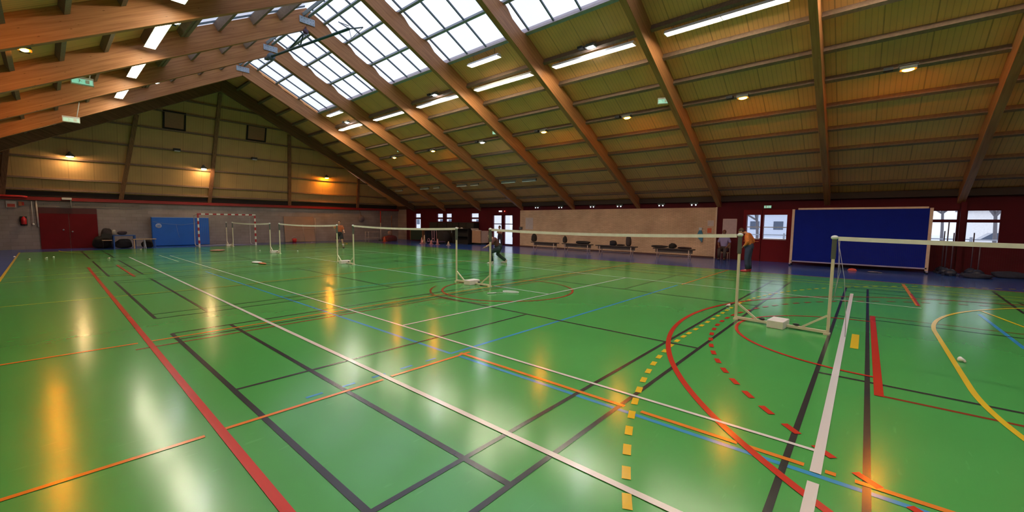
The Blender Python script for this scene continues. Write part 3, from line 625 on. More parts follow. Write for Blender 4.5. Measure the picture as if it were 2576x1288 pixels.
# ---- folded basketball hoist under the ridge
n_before = set(bpy.data.objects)
t = thing('folded_ceiling_pole', 'dark green folded pole with bracket hanging below the skylight', 'hoist', (RX, 23.4, 9.9))
E_A = Vector((7.80, 22.7, 9.75)); E_B = Vector((8.53, 16.3, 9.45))
L0 = t.location
b = MB(L0); b.tube([E_A, E_B], 0.055, 10); b.build('pole', DKGREEN, t)
b = MB(L0); b.lathe(E_A+Vector((0, 0, 0.0)), [(0.05, -0.1), (0.17, -0.08), (0.17, 0.08), (0.05, 0.1)], 14, 'Y'); b.box(7.72, 7.9, 22.7, 23.4, 9.75, 9.85); b.build('winch', DKSTEEL, t)
b = MB(L0); P0 = E_A.lerp(E_B, 0.5); b.tube([E_A.lerp(E_B, 0.25), (8.1, 19.7, 10.05)], 0.035, 8); b.tube([E_A.lerp(E_B, 0.42), (8.1, 19.6, 10.05)], 0.03, 8); b.build('brace', DKGREEN, t)
b = MB(L0); b.tube([E_B, (8.45, 17.0, 9.9)], 0.022, 6); b.tube([E_B, (8.95, 15.95, 9.55)], 0.025, 6); b.tube([(8.45, 17.0, 9.9), (8.62, 16.5, 9.65)], 0.016, 6); b.tube([E_B, (8.62, 16.3, 9.1)], 0.010, 6); b.tube([(8.62, 16.3, 9.1), (8.95, 15.95, 9.55)], 0.010, 6); b.build('bracket', DKSTEEL, t)
t = thing('ridge_pulley', 'small dark round pulley under the third ridge plate', 'pulley', (7.95, 19.0, 9.92))
b = MB(); b.lathe((0, 0, 0), [(0.04, -0.05), (0.11, -0.04), (0.11, 0.04), (0.04, 0.05)], 14, 'Y'); b.box(-0.02, 0.02, -0.02, 0.02, 0.05, 0.2); b.build('wheel', mat('purple_dark', (0.06, 0.02, 0.05), 0.4), t)
b = MB(); b.tube([(0.05, 0, -0.1), (0.15, 0.0, -0.3), (0.25, -0.1, -0.42)], 0.012, 5); b.build('cord', BLACK, t)
for o in [q for q in bpy.data.objects if q not in n_before]:
    if o.parent is None: o.location = (o.location.x*K, o.location.y*K, sz(o.location.z)); o.scale = (K, K, K)
# ================================================================== BADMINTON
def post_mb(y): 
    b = MB(); b.box(-0.02, 0.02, y-0.02, y+0.02, 0.0, 1.20); return b
def stand(weight=True):
    t = thing('badminton_post_stand', '', 'net post stand', group='badminton post stands between the courts'); h = 0.67
    for s in (-1, 1):
        y = s*h
        p = post_mb(y).build('post', IVORY, t, bevel=0.004)
        b = MB(); b.box(-0.027, 0.027, y-0.027, y+0.027, 1.20, 1.50); tag(b.build('sleeve', GREYP, p), 'dark grey upper sleeve')
        b = MB(); b.ball((0, y, 1.53), 0.045, 0.05, 0.035, 10); b.build('top_cap', WHITE, p)
        b = MB(); b.bar((0, y-s*0.02, 0.30), (0, y-s*0.34, 0.06), 0.03, 0.03); b.build('brace', IVORY, t)
        b = MB(); b.ball((0.0, y-s*0.42, 0.085), 0.03, 0.05, 0.02, 8); b.ball((0.07, y-s*0.40, 0.035), 0.04, 0.05, 0.025, 8); tag(b.build('clamp_knob', BLACK, t), 'black clamp knobs')
        b = MB(); b.box(-0.045, 0.045, y-0.05*s, y+0.03*s, 0, 0.03); b.build('foot', IVORY, t)
    b = MB(); b.box(-0.025, 0.025, -h, h, 0.02, 0.06); b.build('base_bar', IVORY, t)
    b = MB(); b.box(-0.22, 0.16, -0.12, 0.12, 0.0, 0.13); b.build('weight_box', mat('cream_box', (0.82, 0.76, 0.72), 0.5), t, bevel=0.01)
    return t
SD = [(8.08, 1.04, -0.11, 'badminton post stand nearest the camera, standing left of the thick white line'), (7.68, 8.13, 0.0, 'badminton post stand in the middle of the hall beside the red circle'),
      (7.86, 15.73, 0.0, 'third badminton post stand from the camera'), (7.82, 23.2, 0.0, 'narrow-looking badminton post stand in front of the white and red goal')]
s0 = stand(); s0.location = (SD[0][0], SD[0][1], 0); s0.rotation_euler.z = SD[0][2]; s0['label'] = SD[0][3]
for q in SD[1:]: dup(s0, (q[0], q[1], 0), q[2], q[3])
s9 = dup(s0, (7.8, 31.0, 0), 0, 'farthest badminton post stand, standing inside the striped goal')
s8 = dup(s0, (8.0, -6.4, 0), 0, 'badminton post stand out of frame to the right')
NETM = netting('badminton_net_cord', (0.12, 0.07, 0.05), 0.02, 0.015)
TAPE = mat('net_tape', (0.88, 0.85, 0.80), 0.6)
def net(x0, y0, x1, y1, lab, sag=0.05):
    t = thing('badminton_net', lab, 'net', ((x0+x1)/2, (y0+y1)/2, 0), 0, 'badminton nets'); n = 16; P = []
    for i in range(n+1):
        k = i/n; P.append(Vector((x0+(x1-x0)*k, y0+(y1-y0)*k, 1.545-sag*4*k*(1-k))))
    b = MB(t.location)
    for i in range(n): b.bar(P[i]-Vector((0, 0, 0.03)), P[i+1]-Vector((0, 0, 0.03)), 0.012, 0.062)
    b.build('tape', TAPE, t)
    b = MB(t.location); vs = []
    for p in P: vs += [p-Vector((0, 0, 0.06)), p-Vector((0, 0, 0.76))]
    b.add(vs, [(2*i, 2*i+2, 2*i+3, 2*i+1) for i in range(n)]); b.build('mesh', NETM, t, recalc=False)
    return t
n1 = net(8.00, 0.33, 8.02, -5.68, 'badminton net running out of the right edge of the photo', 0.04)
net(8.155, 1.76, 7.68, 7.42, 'badminton net in front of the buff brick wall')
net(7.68, 8.84, 7.86, 15.02, 'badminton net right of the photo centre line, second court')
net(7.86, 16.44, 7.82, 22.49, 'badminton net in front of the pale board')
net(7.82, 23.91, 7.80, 30.29, 'farthest badminton net, its tape crossing the striped goal')
b = MB(n1.location); b.tube([(8.0, 0.33, 1.5), (8.05, 0.28, 1.0), (8.02, 0.34, 0.55), (8.0, 0.30, 0.9), (8.0, 0.31, 1.5)], 0.004, 5); b.tube([(8.0, 0.33, 1.5), (8.0, 0.22, 0.9), (8.0, 0.17, 0.3), (8.0, 0.16, 0.01)], 0.004, 5); tag(b.build('tie_cord', mat('cord_grey', (0.45, 0.42, 0.48), 0.7), n1), 'thin pale cord hanging in a loop')
# shuttlecocks
def shuttle():
    t = thing('shuttlecock', '', 'shuttlecock', group='shuttlecocks lying on the floor')
    b = MB(); b.lathe((0, 0, 0.033), [(0.033, -0.035), (0.024, -0.01), (0.013, 0.025)], 12, 'Y'); b.build('feather_skirt', mat('feather_white', (0.82, 0.80, 0.75), 0.7), t)
    b = MB(); b.ball((0, 0.03, 0.020), 0.014); b.build('cork', mat('cork_white', (0.7, 0.66, 0.55), 0.6), t); return t
sh = shuttle()
for k, (x, y, rz, lab) in enumerate([(7.56, -1.01, 2.2, 'shuttlecock on the green floor beside the yellow curve, lower right'), (-1.35, 25.3, 0.3, 'shuttlecock on the blue floor at the left edge'), (-0.52, 25.6, 1.0, 'shuttlecock just right of the yellow edge line at far left'),
        (-0.05, 26.0, 2.0, 'shuttlecock below the dark red door, left of two'), (0.15, 26.3, 0.5, 'shuttlecock below the dark red door, right of two'), (1.69, 24.1, 1.7, 'shuttlecock on the floor below the dark bags'),
        (7.71, 25.2, 0.2, 'shuttlecock left of the fourth post stand'), (9.9, 28.6, 1.1, 'shuttlecock right of the fourth post stand, farther one'), (9.0, 23.4, 2.6, 'shuttlecock on the floor in front of the pale board'), (3.4, 30.2, 0.9, 'yellowish shuttlecock under the low bench'),
        (9.3, 2.1, 0.6, 'shuttlecock on the floor between the nearest net posts'), (6.0, 30.0, 1.3, 'shuttlecock near the foot of the striped goal'), (-0.95, 27.5, 0.2, 'shuttlecock far left near the yellow line corner')]):
    if k == 0: t = sh
    else: t = copy_tree(sh)
    t.location = (x, y, 0); t.rotation_euler = (0, 0, rz); t['label'] = lab
# racket
t = thing('badminton_racket', 'white badminton racket lying on the floor inside the red circle', 'racket', (7.42, 6.50, 0), 0); RW = mat('racket_white', (0.75, 0.75, 0.78), 0.35)
b = MB(); b.torus((0, 0, 0.02), 0.13, 0.006, 24, 'Z', 6, 0.22); b.build('head_frame', RW, t)
b = MB()
for i in range(-5, 6): x = i*0.022; hh = 0.22*math.sqrt(max(0, 1-(x/0.13)**2)); b.tube([(x, -hh, 0.02), (x, hh, 0.02)], 0.0015, 4)
for i in range(-8, 9): y = i*0.025; ww = 0.13*math.sqrt(max(0, 1-(y/0.22)**2)); b.tube([(-ww, y, 0.02), (ww, y, 0.02)], 0.0015, 4)
tag(b.build('strings', RW, t), None, kind=None)
b = MB(); b.tube([(-0.12, 0.05, 0.02), (-0.34, 0.20, 0.018)], 0.006, 6); b.build('shaft', RW, t)
b = MB(); b.tube([(-0.34, 0.20, 0.018), (-0.52, 0.33, 0.017)], 0.015, 8); b.build('handle', WHITE, t)
t.rotation_euler.z = 0.15
t = thing('racket_bag', 'small white and orange racket cover lying on the far floor', 'racket cover', (5.48, 18.0, 0), 0.0)
b = MB(); b.ball((0, 0.3, 0.03), 0.16, 0.35, 0.03, 14); b.build('cover', WHITE, t); b = MB(); b.ball((0.02, -0.25, 0.025), 0.1, 0.38, 0.025, 12); b.build('flap', mat('orange_cloth', (0.55, 0.17, 0.06), 0.7), t)
t = thing('dropped_towel', 'small reddish towel on the floor in front of the blue mat', 'towel', (6.1, 26.6, 0)); 
b = MB(); b.ball((0, 0, 0.04), 0.35, 0.3, 0.04, 14, noise=0.12); b.build('cloth', mat('pink_cloth', (0.5, 0.25, 0.18), 0.8), t)

# ================================================================== GOAL, MAT, FAR LEFT FURNITURE
t = thing('handball_goal', 'red and white striped handball goal in front of the gable wall', 'goal', (7.83, 31.4, 0)); o_ = t.location
GR = mat('goal_red', (0.42, 0.02, 0.03), 0.4); GW = mat('goal_white', (0.8, 0.8, 0.76), 0.4)
for x in (6.27, 9.39):
    b = MB(o_)
    for k in range(10): b.mi = (k+1) % 2; b.box(x-0.04, x+0.04, 31.36, 31.44, k*0.2, (k+1)*0.2)
    b.build('goal_post', [GR, GW], t)
b = MB(o_)
for k in range(16): b.mi = k % 2; x0 = 6.23+k*0.2; b.box(x0, min(x0+0.2, 9.43), 31.36, 31.44, 2.0, 2.08)
b.build('crossbar', [GR, GW], t)
b = MB(o_); 
for x, dx in ((6.27, 0.0), (9.39, 0.0)): b.tube([(x, 31.4, 0.03), (x+dx, 32.3, 0.03), (x+dx, 32.5, 0.15), (x+dx, 32.45, 1.95), (x, 31.44, 2.04)], 0.022, 6)
b.tube([(6.27, 32.4, 0.03), (9.39, 32.4, 0.03)], 0.02, 6); tag(b.build('net_support', mat('support_white', (0.55, 0.52, 0.55), 0.5), t), 'thin pale support tubes')
b = MB(o_); b.add([(6.27, 32.4, 0.05), (9.39, 32.4, 0.05), (9.39, 32.42, 1.95), (6.27, 32.42, 1.95)], [(0, 1, 2, 3)]); b.build('net', netting('goal_net', (0.35, 0.32, 0.3), 0.10, 0.03, 'XZ'), t, recalc=False)
b = MB(o_)
for x in (6.27, 9.39): b.add([(x, 31.44, 0.05), (x, 32.4, 0.05), (x, 32.42, 1.95), (x, 31.44, 2.02)], [(0, 1, 2, 3)])
b.build('side_net', netting('goal_net_side', (0.35, 0.32, 0.3), 0.10, 0.03, 'YZ'), t, recalc=False)
t = thing('landing_mat', 'large blue crash mat with a round white emblem, standing against the wall', 'gym mat', (5.8, 33.7, 0)); o_ = t.location
b = MB(o_); b.box(4.36, 7.28, 33.55, 33.88, 0.02, 1.82); b.build('cover', mat('mat_blue', (0.006, 0.13, 0.62), 0.45, noise=0.06, nscale=2), t, bevel=0.03)
b = MB(o_); b.box(4.36, 7.28, 33.54, 33.89, 1.80, 1.835); tag(b.build('seam', mat('pale_blue_seam', (0.35, 0.45, 0.7), 0.5), t), 'pale seam along the top')
b = MB(o_); b.lathe((4.68, 33.535, 1.28), [(0.14, 0.0), (0.15, 0.012)], 24, 'Y'); b.build('emblem', mat('emblem_pale', (0.5, 0.55, 0.75), 0.5), t)
b = MB(o_); b.torus((4.68, 33.53, 1.28), 0.10, 0.008, 20, 'Y'); b.box(4.62, 4.74, 33.525, 33.54, 1.25, 1.31); b.build('emblem_ring', mat('emblem_blue', (0.05, 0.12, 0.4), 0.5), t)
b = MB(o_)
b.tube([(4.4, 33.53, 1.55), (4.9, 33.53, 1.42), (5.8, 33.53, 1.34), (6.4, 33.53, 1.42), (6.7, 33.53, 1.52)], 0.008, 5); b.tube([(5.55, 33.53, 1.35), (5.6, 33.53, 0.9), (5.68, 33.53, 0.5)], 0.006, 5); b.build('strap', mat('strap_grey', (0.3, 0.38, 0.6), 0.7), t)
BLUEP = mat('table_blue', (0.02, 0.09, 0.35), 0.45)
t = thing('blue_table', 'blue framed table standing against the wall between the bags and the low bench', 'table', (2.98, 32.4, 0)); o_ = t.location
b = MB(o_); b.box(2.50, 3.45, 32.25, 32.95, 0.71, 0.76); b.build('table_top', BLUEP, t, bevel=0.008)
for x in (2.53, 3.42):
    for y in (32.3, 32.9): b = MB(o_); b.box(x-0.03, x+0.03, y-0.03, y+0.03, 0, 0.71); b.build('leg', BLUEP, t)
WOODB = mat('pale_wood', (0.52, 0.36, 0.22), 0.5, noise=0.12, nscale=10)
t = thing('wooden_bench', 'low pale wooden bench between the blue table and the blue mat', 'bench', (3.78, 31.95, 0)); o_ = t.location
b = MB(o_); b.box(3.27, 4.30, 31.80, 32.15, 0.50, 0.54); b.build('seat', WOODB, t, bevel=0.006)
for x, m_ in ((3.34, WOODB), (3.78, STEEL), (4.22, BLUEP)):
    b = MB(o_); b.bar((x, 31.86, 0.5), (x+(0.04 if x > 3.5 else 0), 31.84, 0), 0.04, 0.04); b.bar((x, 32.1, 0.5), (x, 32.12, 0), 0.04, 0.04); b.build('leg', m_, t)
def blob(name, lab, cat, c, r_, col, parts=None, group=None, noise=0.10, part='body', rough=0.85):
    t = thing(name, lab, cat, (c[0], c[1], c[2]-r_[2]), 0, group)
    b = MB(t.location); k_ = len(name)*7+int(c[1]*10); rnd = random.Random(k_); ph = [rnd.uniform(0, 6) for _ in range(6)]
    n = 20; m_ = 12; vs = []
    def pw(v, e): return math.copysign(abs(v)**e, v)
    for i_ in range(m_+1):
        th = -PI/2+PI*i_/m_
        for j_ in range(n):
            a = 2*PI*j_/n; w_ = 1+noise*(math.sin(2*a+ph[0]+2*th)+0.7*math.sin(3*a+ph[1])*math.cos(2*th+ph[2])+0.5*math.sin(5*a+ph[3]+3*th))
            top = 1+noise*1.6*math.sin(1.5*a+ph[4]) if th > 0 else 1
            vs.append((c[0]+r_[0]*pw(math.cos(th), .6)*pw(math.cos(a), .7)*w_, c[1]+r_[1]*pw(math.cos(th), .6)*pw(math.sin(a), .7)*w_, max(c[2]-r_[2], c[2]+r_[2]*pw(math.sin(th), .75)*top)))
    b.sm = True; b.add(vs, [(i_*n+j_, i_*n+(j_+1) % n, (i_+1)*n+(j_+1) % n, (i_+1)*n+j_) for i_ in range(m_) for j_ in range(n)]); b.sm = False
    b.build(part, mat('cloth_%d_%d_%d' % tuple(int(q*200) for q in col), col, rough, noise=0.2, nscale=20, bump=0.4), t)
    if cat == 'bag':
        b = MB(t.location); b.torus((c[0]-r_[0]*0.2, c[1], c[2]+r_[2]*0.85), r_[1]*0.4, 0.012, 12, 'X', 5, r_[2]*0.28); b.build('strap', BLACK, t)
    return t
blob('sports_bag', 'large black sports bag on the floor right of the dark red door', 'bag', (2.08, 33.1, 0.33), (0.36, 0.3, 0.33), (0.012, 0.011, 0.012))
blob('sports_bag', 'black bag heaped behind the large black bag, against the wall', 'bag', (2.35, 33.7, 0.52), (0.28, 0.2, 0.54), (0.03, 0.025, 0.03))
blob('backpack', 'dark backpack on the floor under the blue table', 'bag', (2.95, 32.5, 0.25), (0.35, 0.22, 0.25), (0.012, 0.012, 0.016))
blob('jacket', 'dark jacket lying on the blue table', 'clothing', (2.90, 32.5, 0.87), (0.2, 0.18, 0.1), (0.03, 0.02, 0.035))
blob('white_bag', 'white bag standing on the left corner of the blue table', 'bag', (2.56, 32.5, 0.91), (0.09, 0.1, 0.14), (0.4, 0.37, 0.35))
blob('backpack', 'dark backpack on the floor under the wooden bench', 'bag', (3.98, 32.5, 0.2), (0.25, 0.18, 0.22), (0.012, 0.012, 0.014))
t = thing('chair', 'dark chair with wooden seat beside the black bags', 'chair', (2.25, 32.3, 0))
b = MB(); b.box(-0.2, 0.2, -0.2, 0.2, 0.46, 0.49); b.build('seat', WOODB, t); b = MB(); b.box(-0.2, 0.2, 0.18, 0.2, 0.6, 0.85); b.build('backrest', BLACK, t)
for x in (-0.18, 0.18):
    for y in (-0.18, 0.18): b = MB(); b.tube([(x, y, 0), (x, y, 0.46 if y < 0 else 0.85)], 0.012, 6); b.build('leg', BLACK, t)
# items on the gable wall
t = thing('wall_sign', 'white and red notice high on the grey wall at far left', 'sign', (-1.12, YB, 2.4)); b = MB(t.location); b.box(-1.29, -0.95, YB-0.05, YB, 2.24, 2.58); b.build('board', mat('sign_white', (0.5, 0.45, 0.42), 0.5), t)
b = MB(t.location); b.box(-1.25, -0.99, YB-0.058, YB-0.05, 2.27, 2.43); b.build('red_field', mat('sign_red', (0.5, 0.06, 0.04), 0.5), t)
t = thing('call_point', 'small orange box on the grey wall right of the red and white notice', 'alarm box', (-0.79, YB, 2.45)); b = MB(t.location); b.box(-0.87, -0.76, YB-0.06, YB, 2.34, 2.56); b.build('box', mat('box_orange', (0.45, 0.13, 0.05), 0.5), t)
b = MB(t.location); b.box(-0.75, -0.68, YB-0.04, YB, 2.36, 2.54); b.build('side_plate', REDP, t)
t = thing('fire_extinguisher', 'red fire extinguisher hanging on the grey wall at left', 'fire extinguisher', (-0.74, YB-0.12, 1.3))
b = MB(t.location); b.lathe((-0.74, YB-0.13, 1.35), [(0.08, 0), (0.10, 0.03), (0.10, 0.30), (0.05, 0.38), (0.02, 0.42)], 14); b.build('cylinder', mat('extinguisher_red', (0.6, 0.02, 0.03), 0.25), t)
b = MB(t.location); b.box(-0.86, -0.62, YB-0.05, YB-0.0, 1.3, 1.78); b.tube([(-0.74, YB-0.13, 1.77), (-0.86, YB-0.15, 1.7), (-0.88, YB-0.15, 1.5)], 0.012, 6); b.build('bracket_and_hose', BLACK, t)
t = thing('downpipe', 'pale vertical pipe beside the dark red door', 'pipe', (-0.25, YB-0.05, 1.2)); b = MB(t.location); b.tube([(-0.26, YB-0.05, 2.64), (-0.25, YB-0.05, 1.22)], 0.035, 10); b.build('pipe', mat('pipe_pale', (0.55, 0.48, 0.45), 0.5), t)
b = MB(t.location); b.tube([(-0.42, YB-0.05, 2.6), (-0.42, YB-0.05, 1.4)], 0.012, 6); b.ball((-0.42, YB-0.06, 1.36), 0.05); b.build('thin_cable', WHITE, t)
t = thing('wall_speaker', 'white box on the red beam above the dark red door with a cable below', 'speaker', (0.88, YB-0.2, 2.8)); b = MB(t.location); b.box(0.68, 1.06, YB-0.32, YB-0.14, 2.72, 2.84); b.build('housing', mat('box_white', (0.6, 0.6, 0.6), 0.5), t, bevel=0.01)
b = MB(t.location); b.tube([(1.02, YB-0.16, 2.72), (1.02, YB-0.05, 2.30)], 0.02, 6); b.build('cable', mat('cable_pale', (0.5, 0.45, 0.4), 0.5), t)
t = thing('red_pipe', 'thick bright red pipe on the beam at the top left corner of the gable wall', 'pipe', (-1.6, YB-0.2, 2.85)); b = MB(t.location); b.tube([(-4.0, YB-0.2, 2.84), (-0.75, YB-0.2, 2.83), (-0.55, YB-0.16, 2.80)], 0.06, 10); b.build('pipe', mat('pipe_red', (0.6, 0.03, 0.03), 0.35), t)
t = thing('leaning_board', 'pale board leaning against the brown part of the gable wall', 'board', (13.2, 33.8, 0)); b = MB(t.location); b.add([(12.1, 33.7, 0.02), (14.35, 33.7, 0.02), (14.35, 33.93, 2.0), (12.1, 33.93, 2.0), (12.1, 33.74, 0.02), (14.35, 33.74, 0.02), (14.35, 33.97, 2.0), (12.1, 33.97, 2.0)], [(0, 1, 2, 3), (7, 6, 5, 4), (0, 4, 5, 1), (1, 5, 6, 2), (2, 6, 7, 3), (3, 7, 4, 0)])
b.build('panel', mat('pale_board', (0.32, 0.22, 0.17), 0.7, noise=0.12, nscale=1.5), t)
b = MB(t.location); b.tube([(13.35, 33.6, 1.4), (13.5, 33.6, 0.05)], 0.015, 6); b.tube([(14.38, 33.75, 1.9), (14.4, 33.7, 0.0)], 0.02, 6); b.tube([(12.2, 33.7, 1.0), (13.5, 33.65, 1.05), (14.4, 33.8, 1.1)], 0.012, 6); b.build('frame_tubes', mat('tube_pale', (0.5, 0.42, 0.38), 0.5), t)
t = thing('red_bucket', 'small red bucket on the floor in front of the pale board', 'bucket', (12.6, 33.3, 0)); b = MB(); b.lathe((0, 0, 0), [(0.12, 0), (0.17, 0.3), (0.16, 0.3), (0.11, 0.02)], 14); b.build('bucket', mat('bucket_red', (0.5, 0.02, 0.02), 0.35), t); b = MB(); b.torus((0, 0, 0.3), 0.16, 0.008, 16, 'Y'); b.build('handle', STEEL, t)
t = thing('metal_rack', 'low metal rack standing on the floor near the far right corner', 'rack', (17.6, 30.4, 0)); RM = mat('rack_steel', (0.34, 0.26, 0.23), 0.45)
for x in (-0.55, 0.55):
    for y in (-0.25, 0.25): b = MB(); b.tube([(x, y, 0), (x, y, 0.85)], 0.022, 6); b.build('upright', RM, t)
for z in (0.35, 0.82): b = MB(); b.box(-0.55, 0.55, -0.25, 0.25, z-0.015, z+0.015); b.build('shelf', RM, t)
for x, m1, z1, z0, lab in ((19.6, REDP, 2.6, 0, 'red and pale pole standing upright in the far corner'), (20.7, W_V, 2.2, 0.1, 'brown pole standing upright in the far corner')):
    t = thing('corner_pole', lab, 'pole', (x, 32.6, 0)); b = MB(); b.tube([(0, 0, 1.55), (0, 0, z1)], 0.045, 8); b.build('upper_section', m1, t); b = MB(); b.tube([(0, 0, 0.05), (0, 0, 1.55)], 0.035, 8); b.build('lower_section', mat('pole_pale', (0.5, 0.4, 0.35), 0.5) if m1 is REDP else W_V, t); b = MB(); b.lathe((0, 0, 0), [(0.2, 0), (0.2, 0.04), (0.05, 0.08)], 14); b.build('foot', BLACK, t)
for k, (x, y, r_, h, lab) in enumerate(((18.42, 30.1, 0.22, 0.30, 'small orange-red cone at the left end of the red heap'), )):
    t = thing('marker_cone', lab, 'cone', (x, y, 0)); b = MB(); b.box(-0.18, 0.18, -0.18, 0.18, 0, 0.02); b.build('cone_base', mat('cone_orange', (0.6, 0.10, 0.03), 0.5), t); b = MB(); b.lathe((0, 0, 0.02), [(0.14, 0), (0.03, 0.42)], 14); b.build('cone_body', mat('cone_orange', (0.6, 0.10, 0.03), 0.5), t)
blob('folded_jersey_heap', 'low dark red heap of jerseys on the floor in the far corner', 'clothing', (19.4, 30.85, 0.2), (0.6, 0.38, 0.28), (0.12, 0.015, 0.015))
blob('ball_net', 'pale ball in a net on top of the dark red heap', 'ball', (19.3, 30.7, 0.72), (0.15, 0.15, 0.15), (0.35, 0.2, 0.15), noise=0.02)
t = thing('ball', 'pale round disc high on the gable wall right of the person in orange', 'wall disc', (18.5, YB-0.1, 1.9)); b = MB(); b.lathe((0, 0, 0), [(0.28, 0), (0.3, 0.03), (0.28, 0.08)], 20, 'Y'); b.build('disc', mat('disc_pale', (0.22, 0.18, 0.20), 0.6), t); b = MB(); b.tube([(0, 0.05, 0.28), (-0.15, 0.05, 0.75)], 0.02, 6); b.build('hanger', W_V, t)

# ================================================================== RIGHT SIDE, FAR END
t = thing('folded_table_tennis_table', 'dark green folded table standing under the farthest window', 'table tennis table', (21.4, 29.6, 0)); DG = mat('table_green', (0.012, 0.035, 0.022), 0.4)
for x in (-0.14, 0.14): b = MB(); b.box(x-0.012, x+0.012, -0.88, 0.85, 0.12, 1.02); b.build('table_half', DG, t)
b = MB(); b.box(-0.2, 0.2, -0.92, -0.86, 0.08, 1.15); b.box(-0.2, 0.2, 0.84, 0.9, 0.08, 1.0); b.build('frame', W_V, t)
for y in (-0.8, 0.8): b = MB(); b.lathe((-0.16, y, 0.05), [(0.05, -0.02), (0.05, 0.02)], 12, 'X'); b.build('castor', BLACK, t)
t = thing('folded_chairs_stack', 'dark blue stack of folded chairs right of the green folded table', 'chairs', (21.4, 27.9, 0)); b = MB()
for k in range(6): b.box(-0.22, 0.22, -0.62+k*0.2, -0.56+k*0.2, 0.0, 0.92)
b.build('chair_frames', mat('navy', (0.01, 0.014, 0.03), 0.5), t); b = MB()
for k in range(6): b.box(-0.2, 0.2, -0.58+k*0.2, -0.52+k*0.2, 0.45, 0.9)
b.build('seats', mat('navy_seat', (0.012, 0.02, 0.045), 0.5), t)
t = thing('equipment_trolley', 'small trolley with upright pale tubes, in front of the dark cupboards', 'trolley', (19.9, 25.2, 0)); PK = mat('trolley_pink', (0.42, 0.22, 0.27), 0.5)
b = MB(); b.box(-0.35, 0.35, -0.7, 0.7, 0.14, 0.20); b.build('platform', mat('trolley_violet', (0.10, 0.06, 0.16), 0.5), t)
for y in (0.08, 0.34):
    for x in (-0.1, 0.12): b = MB(); b.tube([(x, y, 0.2), (x, y+0.03, 1.0)], 0.024, 8); b.build('upright_tube', PK, t)
for x in (-0.3, 0.3):
    for y in (-0.6, 0.6): b = MB(); b.lathe((x, y, 0.07), [(0.07, -0.02), (0.07, 0.02)], 12, 'X'); b.build('wheel', BLACK, t)
b = MB(); b.torus((-0.36, -0.1, 0.28), 0.14, 0.02, 16, 'X'); b.torus((-0.36, 0.45, 0.28), 0.12, 0.02, 16, 'X'); b.build('hoop', PK, t)
cp = mat('cone_pink', (0.6, 0.28, 0.24), 0.5); cw = mat('cone_pale', (0.65, 0.5, 0.35), 0.5)
for k, (x, y, h, m_, lab) in enumerate(((19.3, 26.2, 0.45, cp, 'pinkish cone left of the equipment trolley'), (19.7, 26.4, 0.62, cw, 'taller sand-coloured cone left of the equipment trolley'), (19.0, 25.7, 0.30, cp, 'small pink cone in front of the trolley, left'), (19.2, 24.9, 0.28, cp, 'small pink cone in front of the trolley, middle'), (19.1, 24.0, 0.42, cp, 'pink cone right of the equipment trolley'), (19.3, 23.0, 0.26, cw, 'small sand-coloured cone farthest right of the trolley'))):
    t = thing('marker_cone', lab, 'cone', (x, y, 0), 0, 'cones around the trolley'); b = MB(); b.box(-0.13, 0.13, -0.13, 0.13, 0, 0.02); b.build('cone_base', m_, t); b = MB(); b.lathe((0, 0, 0.02), [(0.11, 0), (0.025, h)], 14); b.build('cone_body', m_, t)
blob('equipment_bag', 'large dark bag of balls in front of the dark cupboards', 'bag', (20.9, 25.55, 0.50), (0.35, 0.65, 0.55), (0.015, 0.012, 0.012), noise=0.07)
CB = mat('cupboard_black', (0.012, 0.011, 0.010), 0.7)
for k, (y0, y1, z1, lab) in enumerate(((26.1, 28.4, 1.66, 'tall black cupboard below the two small windows, left one'), (24.6, 26.05, 1.66, 'tall black cupboard between the window pairs'), (22.85, 24.55, 1.66, 'tall black cupboard below the single small window'))):
    t = thing('black_cupboard', lab, 'cupboard', (21.95, (y0+y1)/2, 0), 0, 'black cupboards along the wall'); o_ = t.location
    b = MB(o_); b.box(21.70, 22.25, y0, y1, 0.0, z1); b.build('body', CB, t, bevel=0.01)
    for q in (0, 1): ym = y0+(y1-y0)*(0.02+q*0.5); b = MB(o_); b.box(21.68, 21.70, ym, ym+(y1-y0)*0.46, 0.08, z1-0.06); d_ = b.build('door', mat('cupboard_door', (0.016, 0.014, 0.013), 0.5), t); b = MB(o_); b.box(21.66, 21.68, ym+(y1-y0)*(0.40 if q == 0 else 0.04), ym+(y1-y0)*(0.42 if q == 0 else 0.06), 0.8, 1.0); b.build('handle', STEEL, d_)
for k, (y, lab) in enumerate(((24.15, 'pale cap lying on the black shelf, left'), (23.7, 'pale shoe lying on the black shelf, right'))): pass
t = thing('shelf_unit', 'low black shelf unit with pale things on it, left of the tan box', 'shelf', (21.3, 23.75, 0)); b = MB(); b.box(-0.2, 0.2, -0.9, 0.9, 0, 0.05); b.box(-0.2, 0.2, -0.9, 0.9, 1.15, 1.19); b.box(0.17, 0.2, -0.9, 0.9, 0, 1.19); b.box(-0.2, 0.2, -0.9, -0.86, 0, 1.19); b.box(-0.2, 0.2, 0.86, 0.9, 0, 1.19); b.build('carcass', CB, t); b = MB(); b.box(-0.18, 0.17, -0.86, 0.86, 0.58, 0.61); b.build('shelf', CB, t)
for (y, lab) in ((24.2, 'pale shoe on top of the low black shelf, left one'), (23.75, 'pale shoe on top of the low black shelf, right one')):
    t = thing('shoe', lab, 'shoe', (21.25, y, 1.19), 0, 'pale shoes on the black shelf'); b = MB(); b.ball((0, 0, 0.045), 0.06, 0.15, 0.045, 12); b.build('upper', mat('shoe_pale', (0.5, 0.42, 0.32), 0.6), t); b = MB(); b.box(-0.055, 0.055, -0.14, 0.14, 0.0, 0.02); b.build('sole', WHITE, t)
t = thing('cardboard_box', 'tan open cardboard box standing left of the tall glass door', 'box', (21.7, 22.15, 0)); KB = mat('cardboard', (0.42, 0.24, 0.14), 0.75)
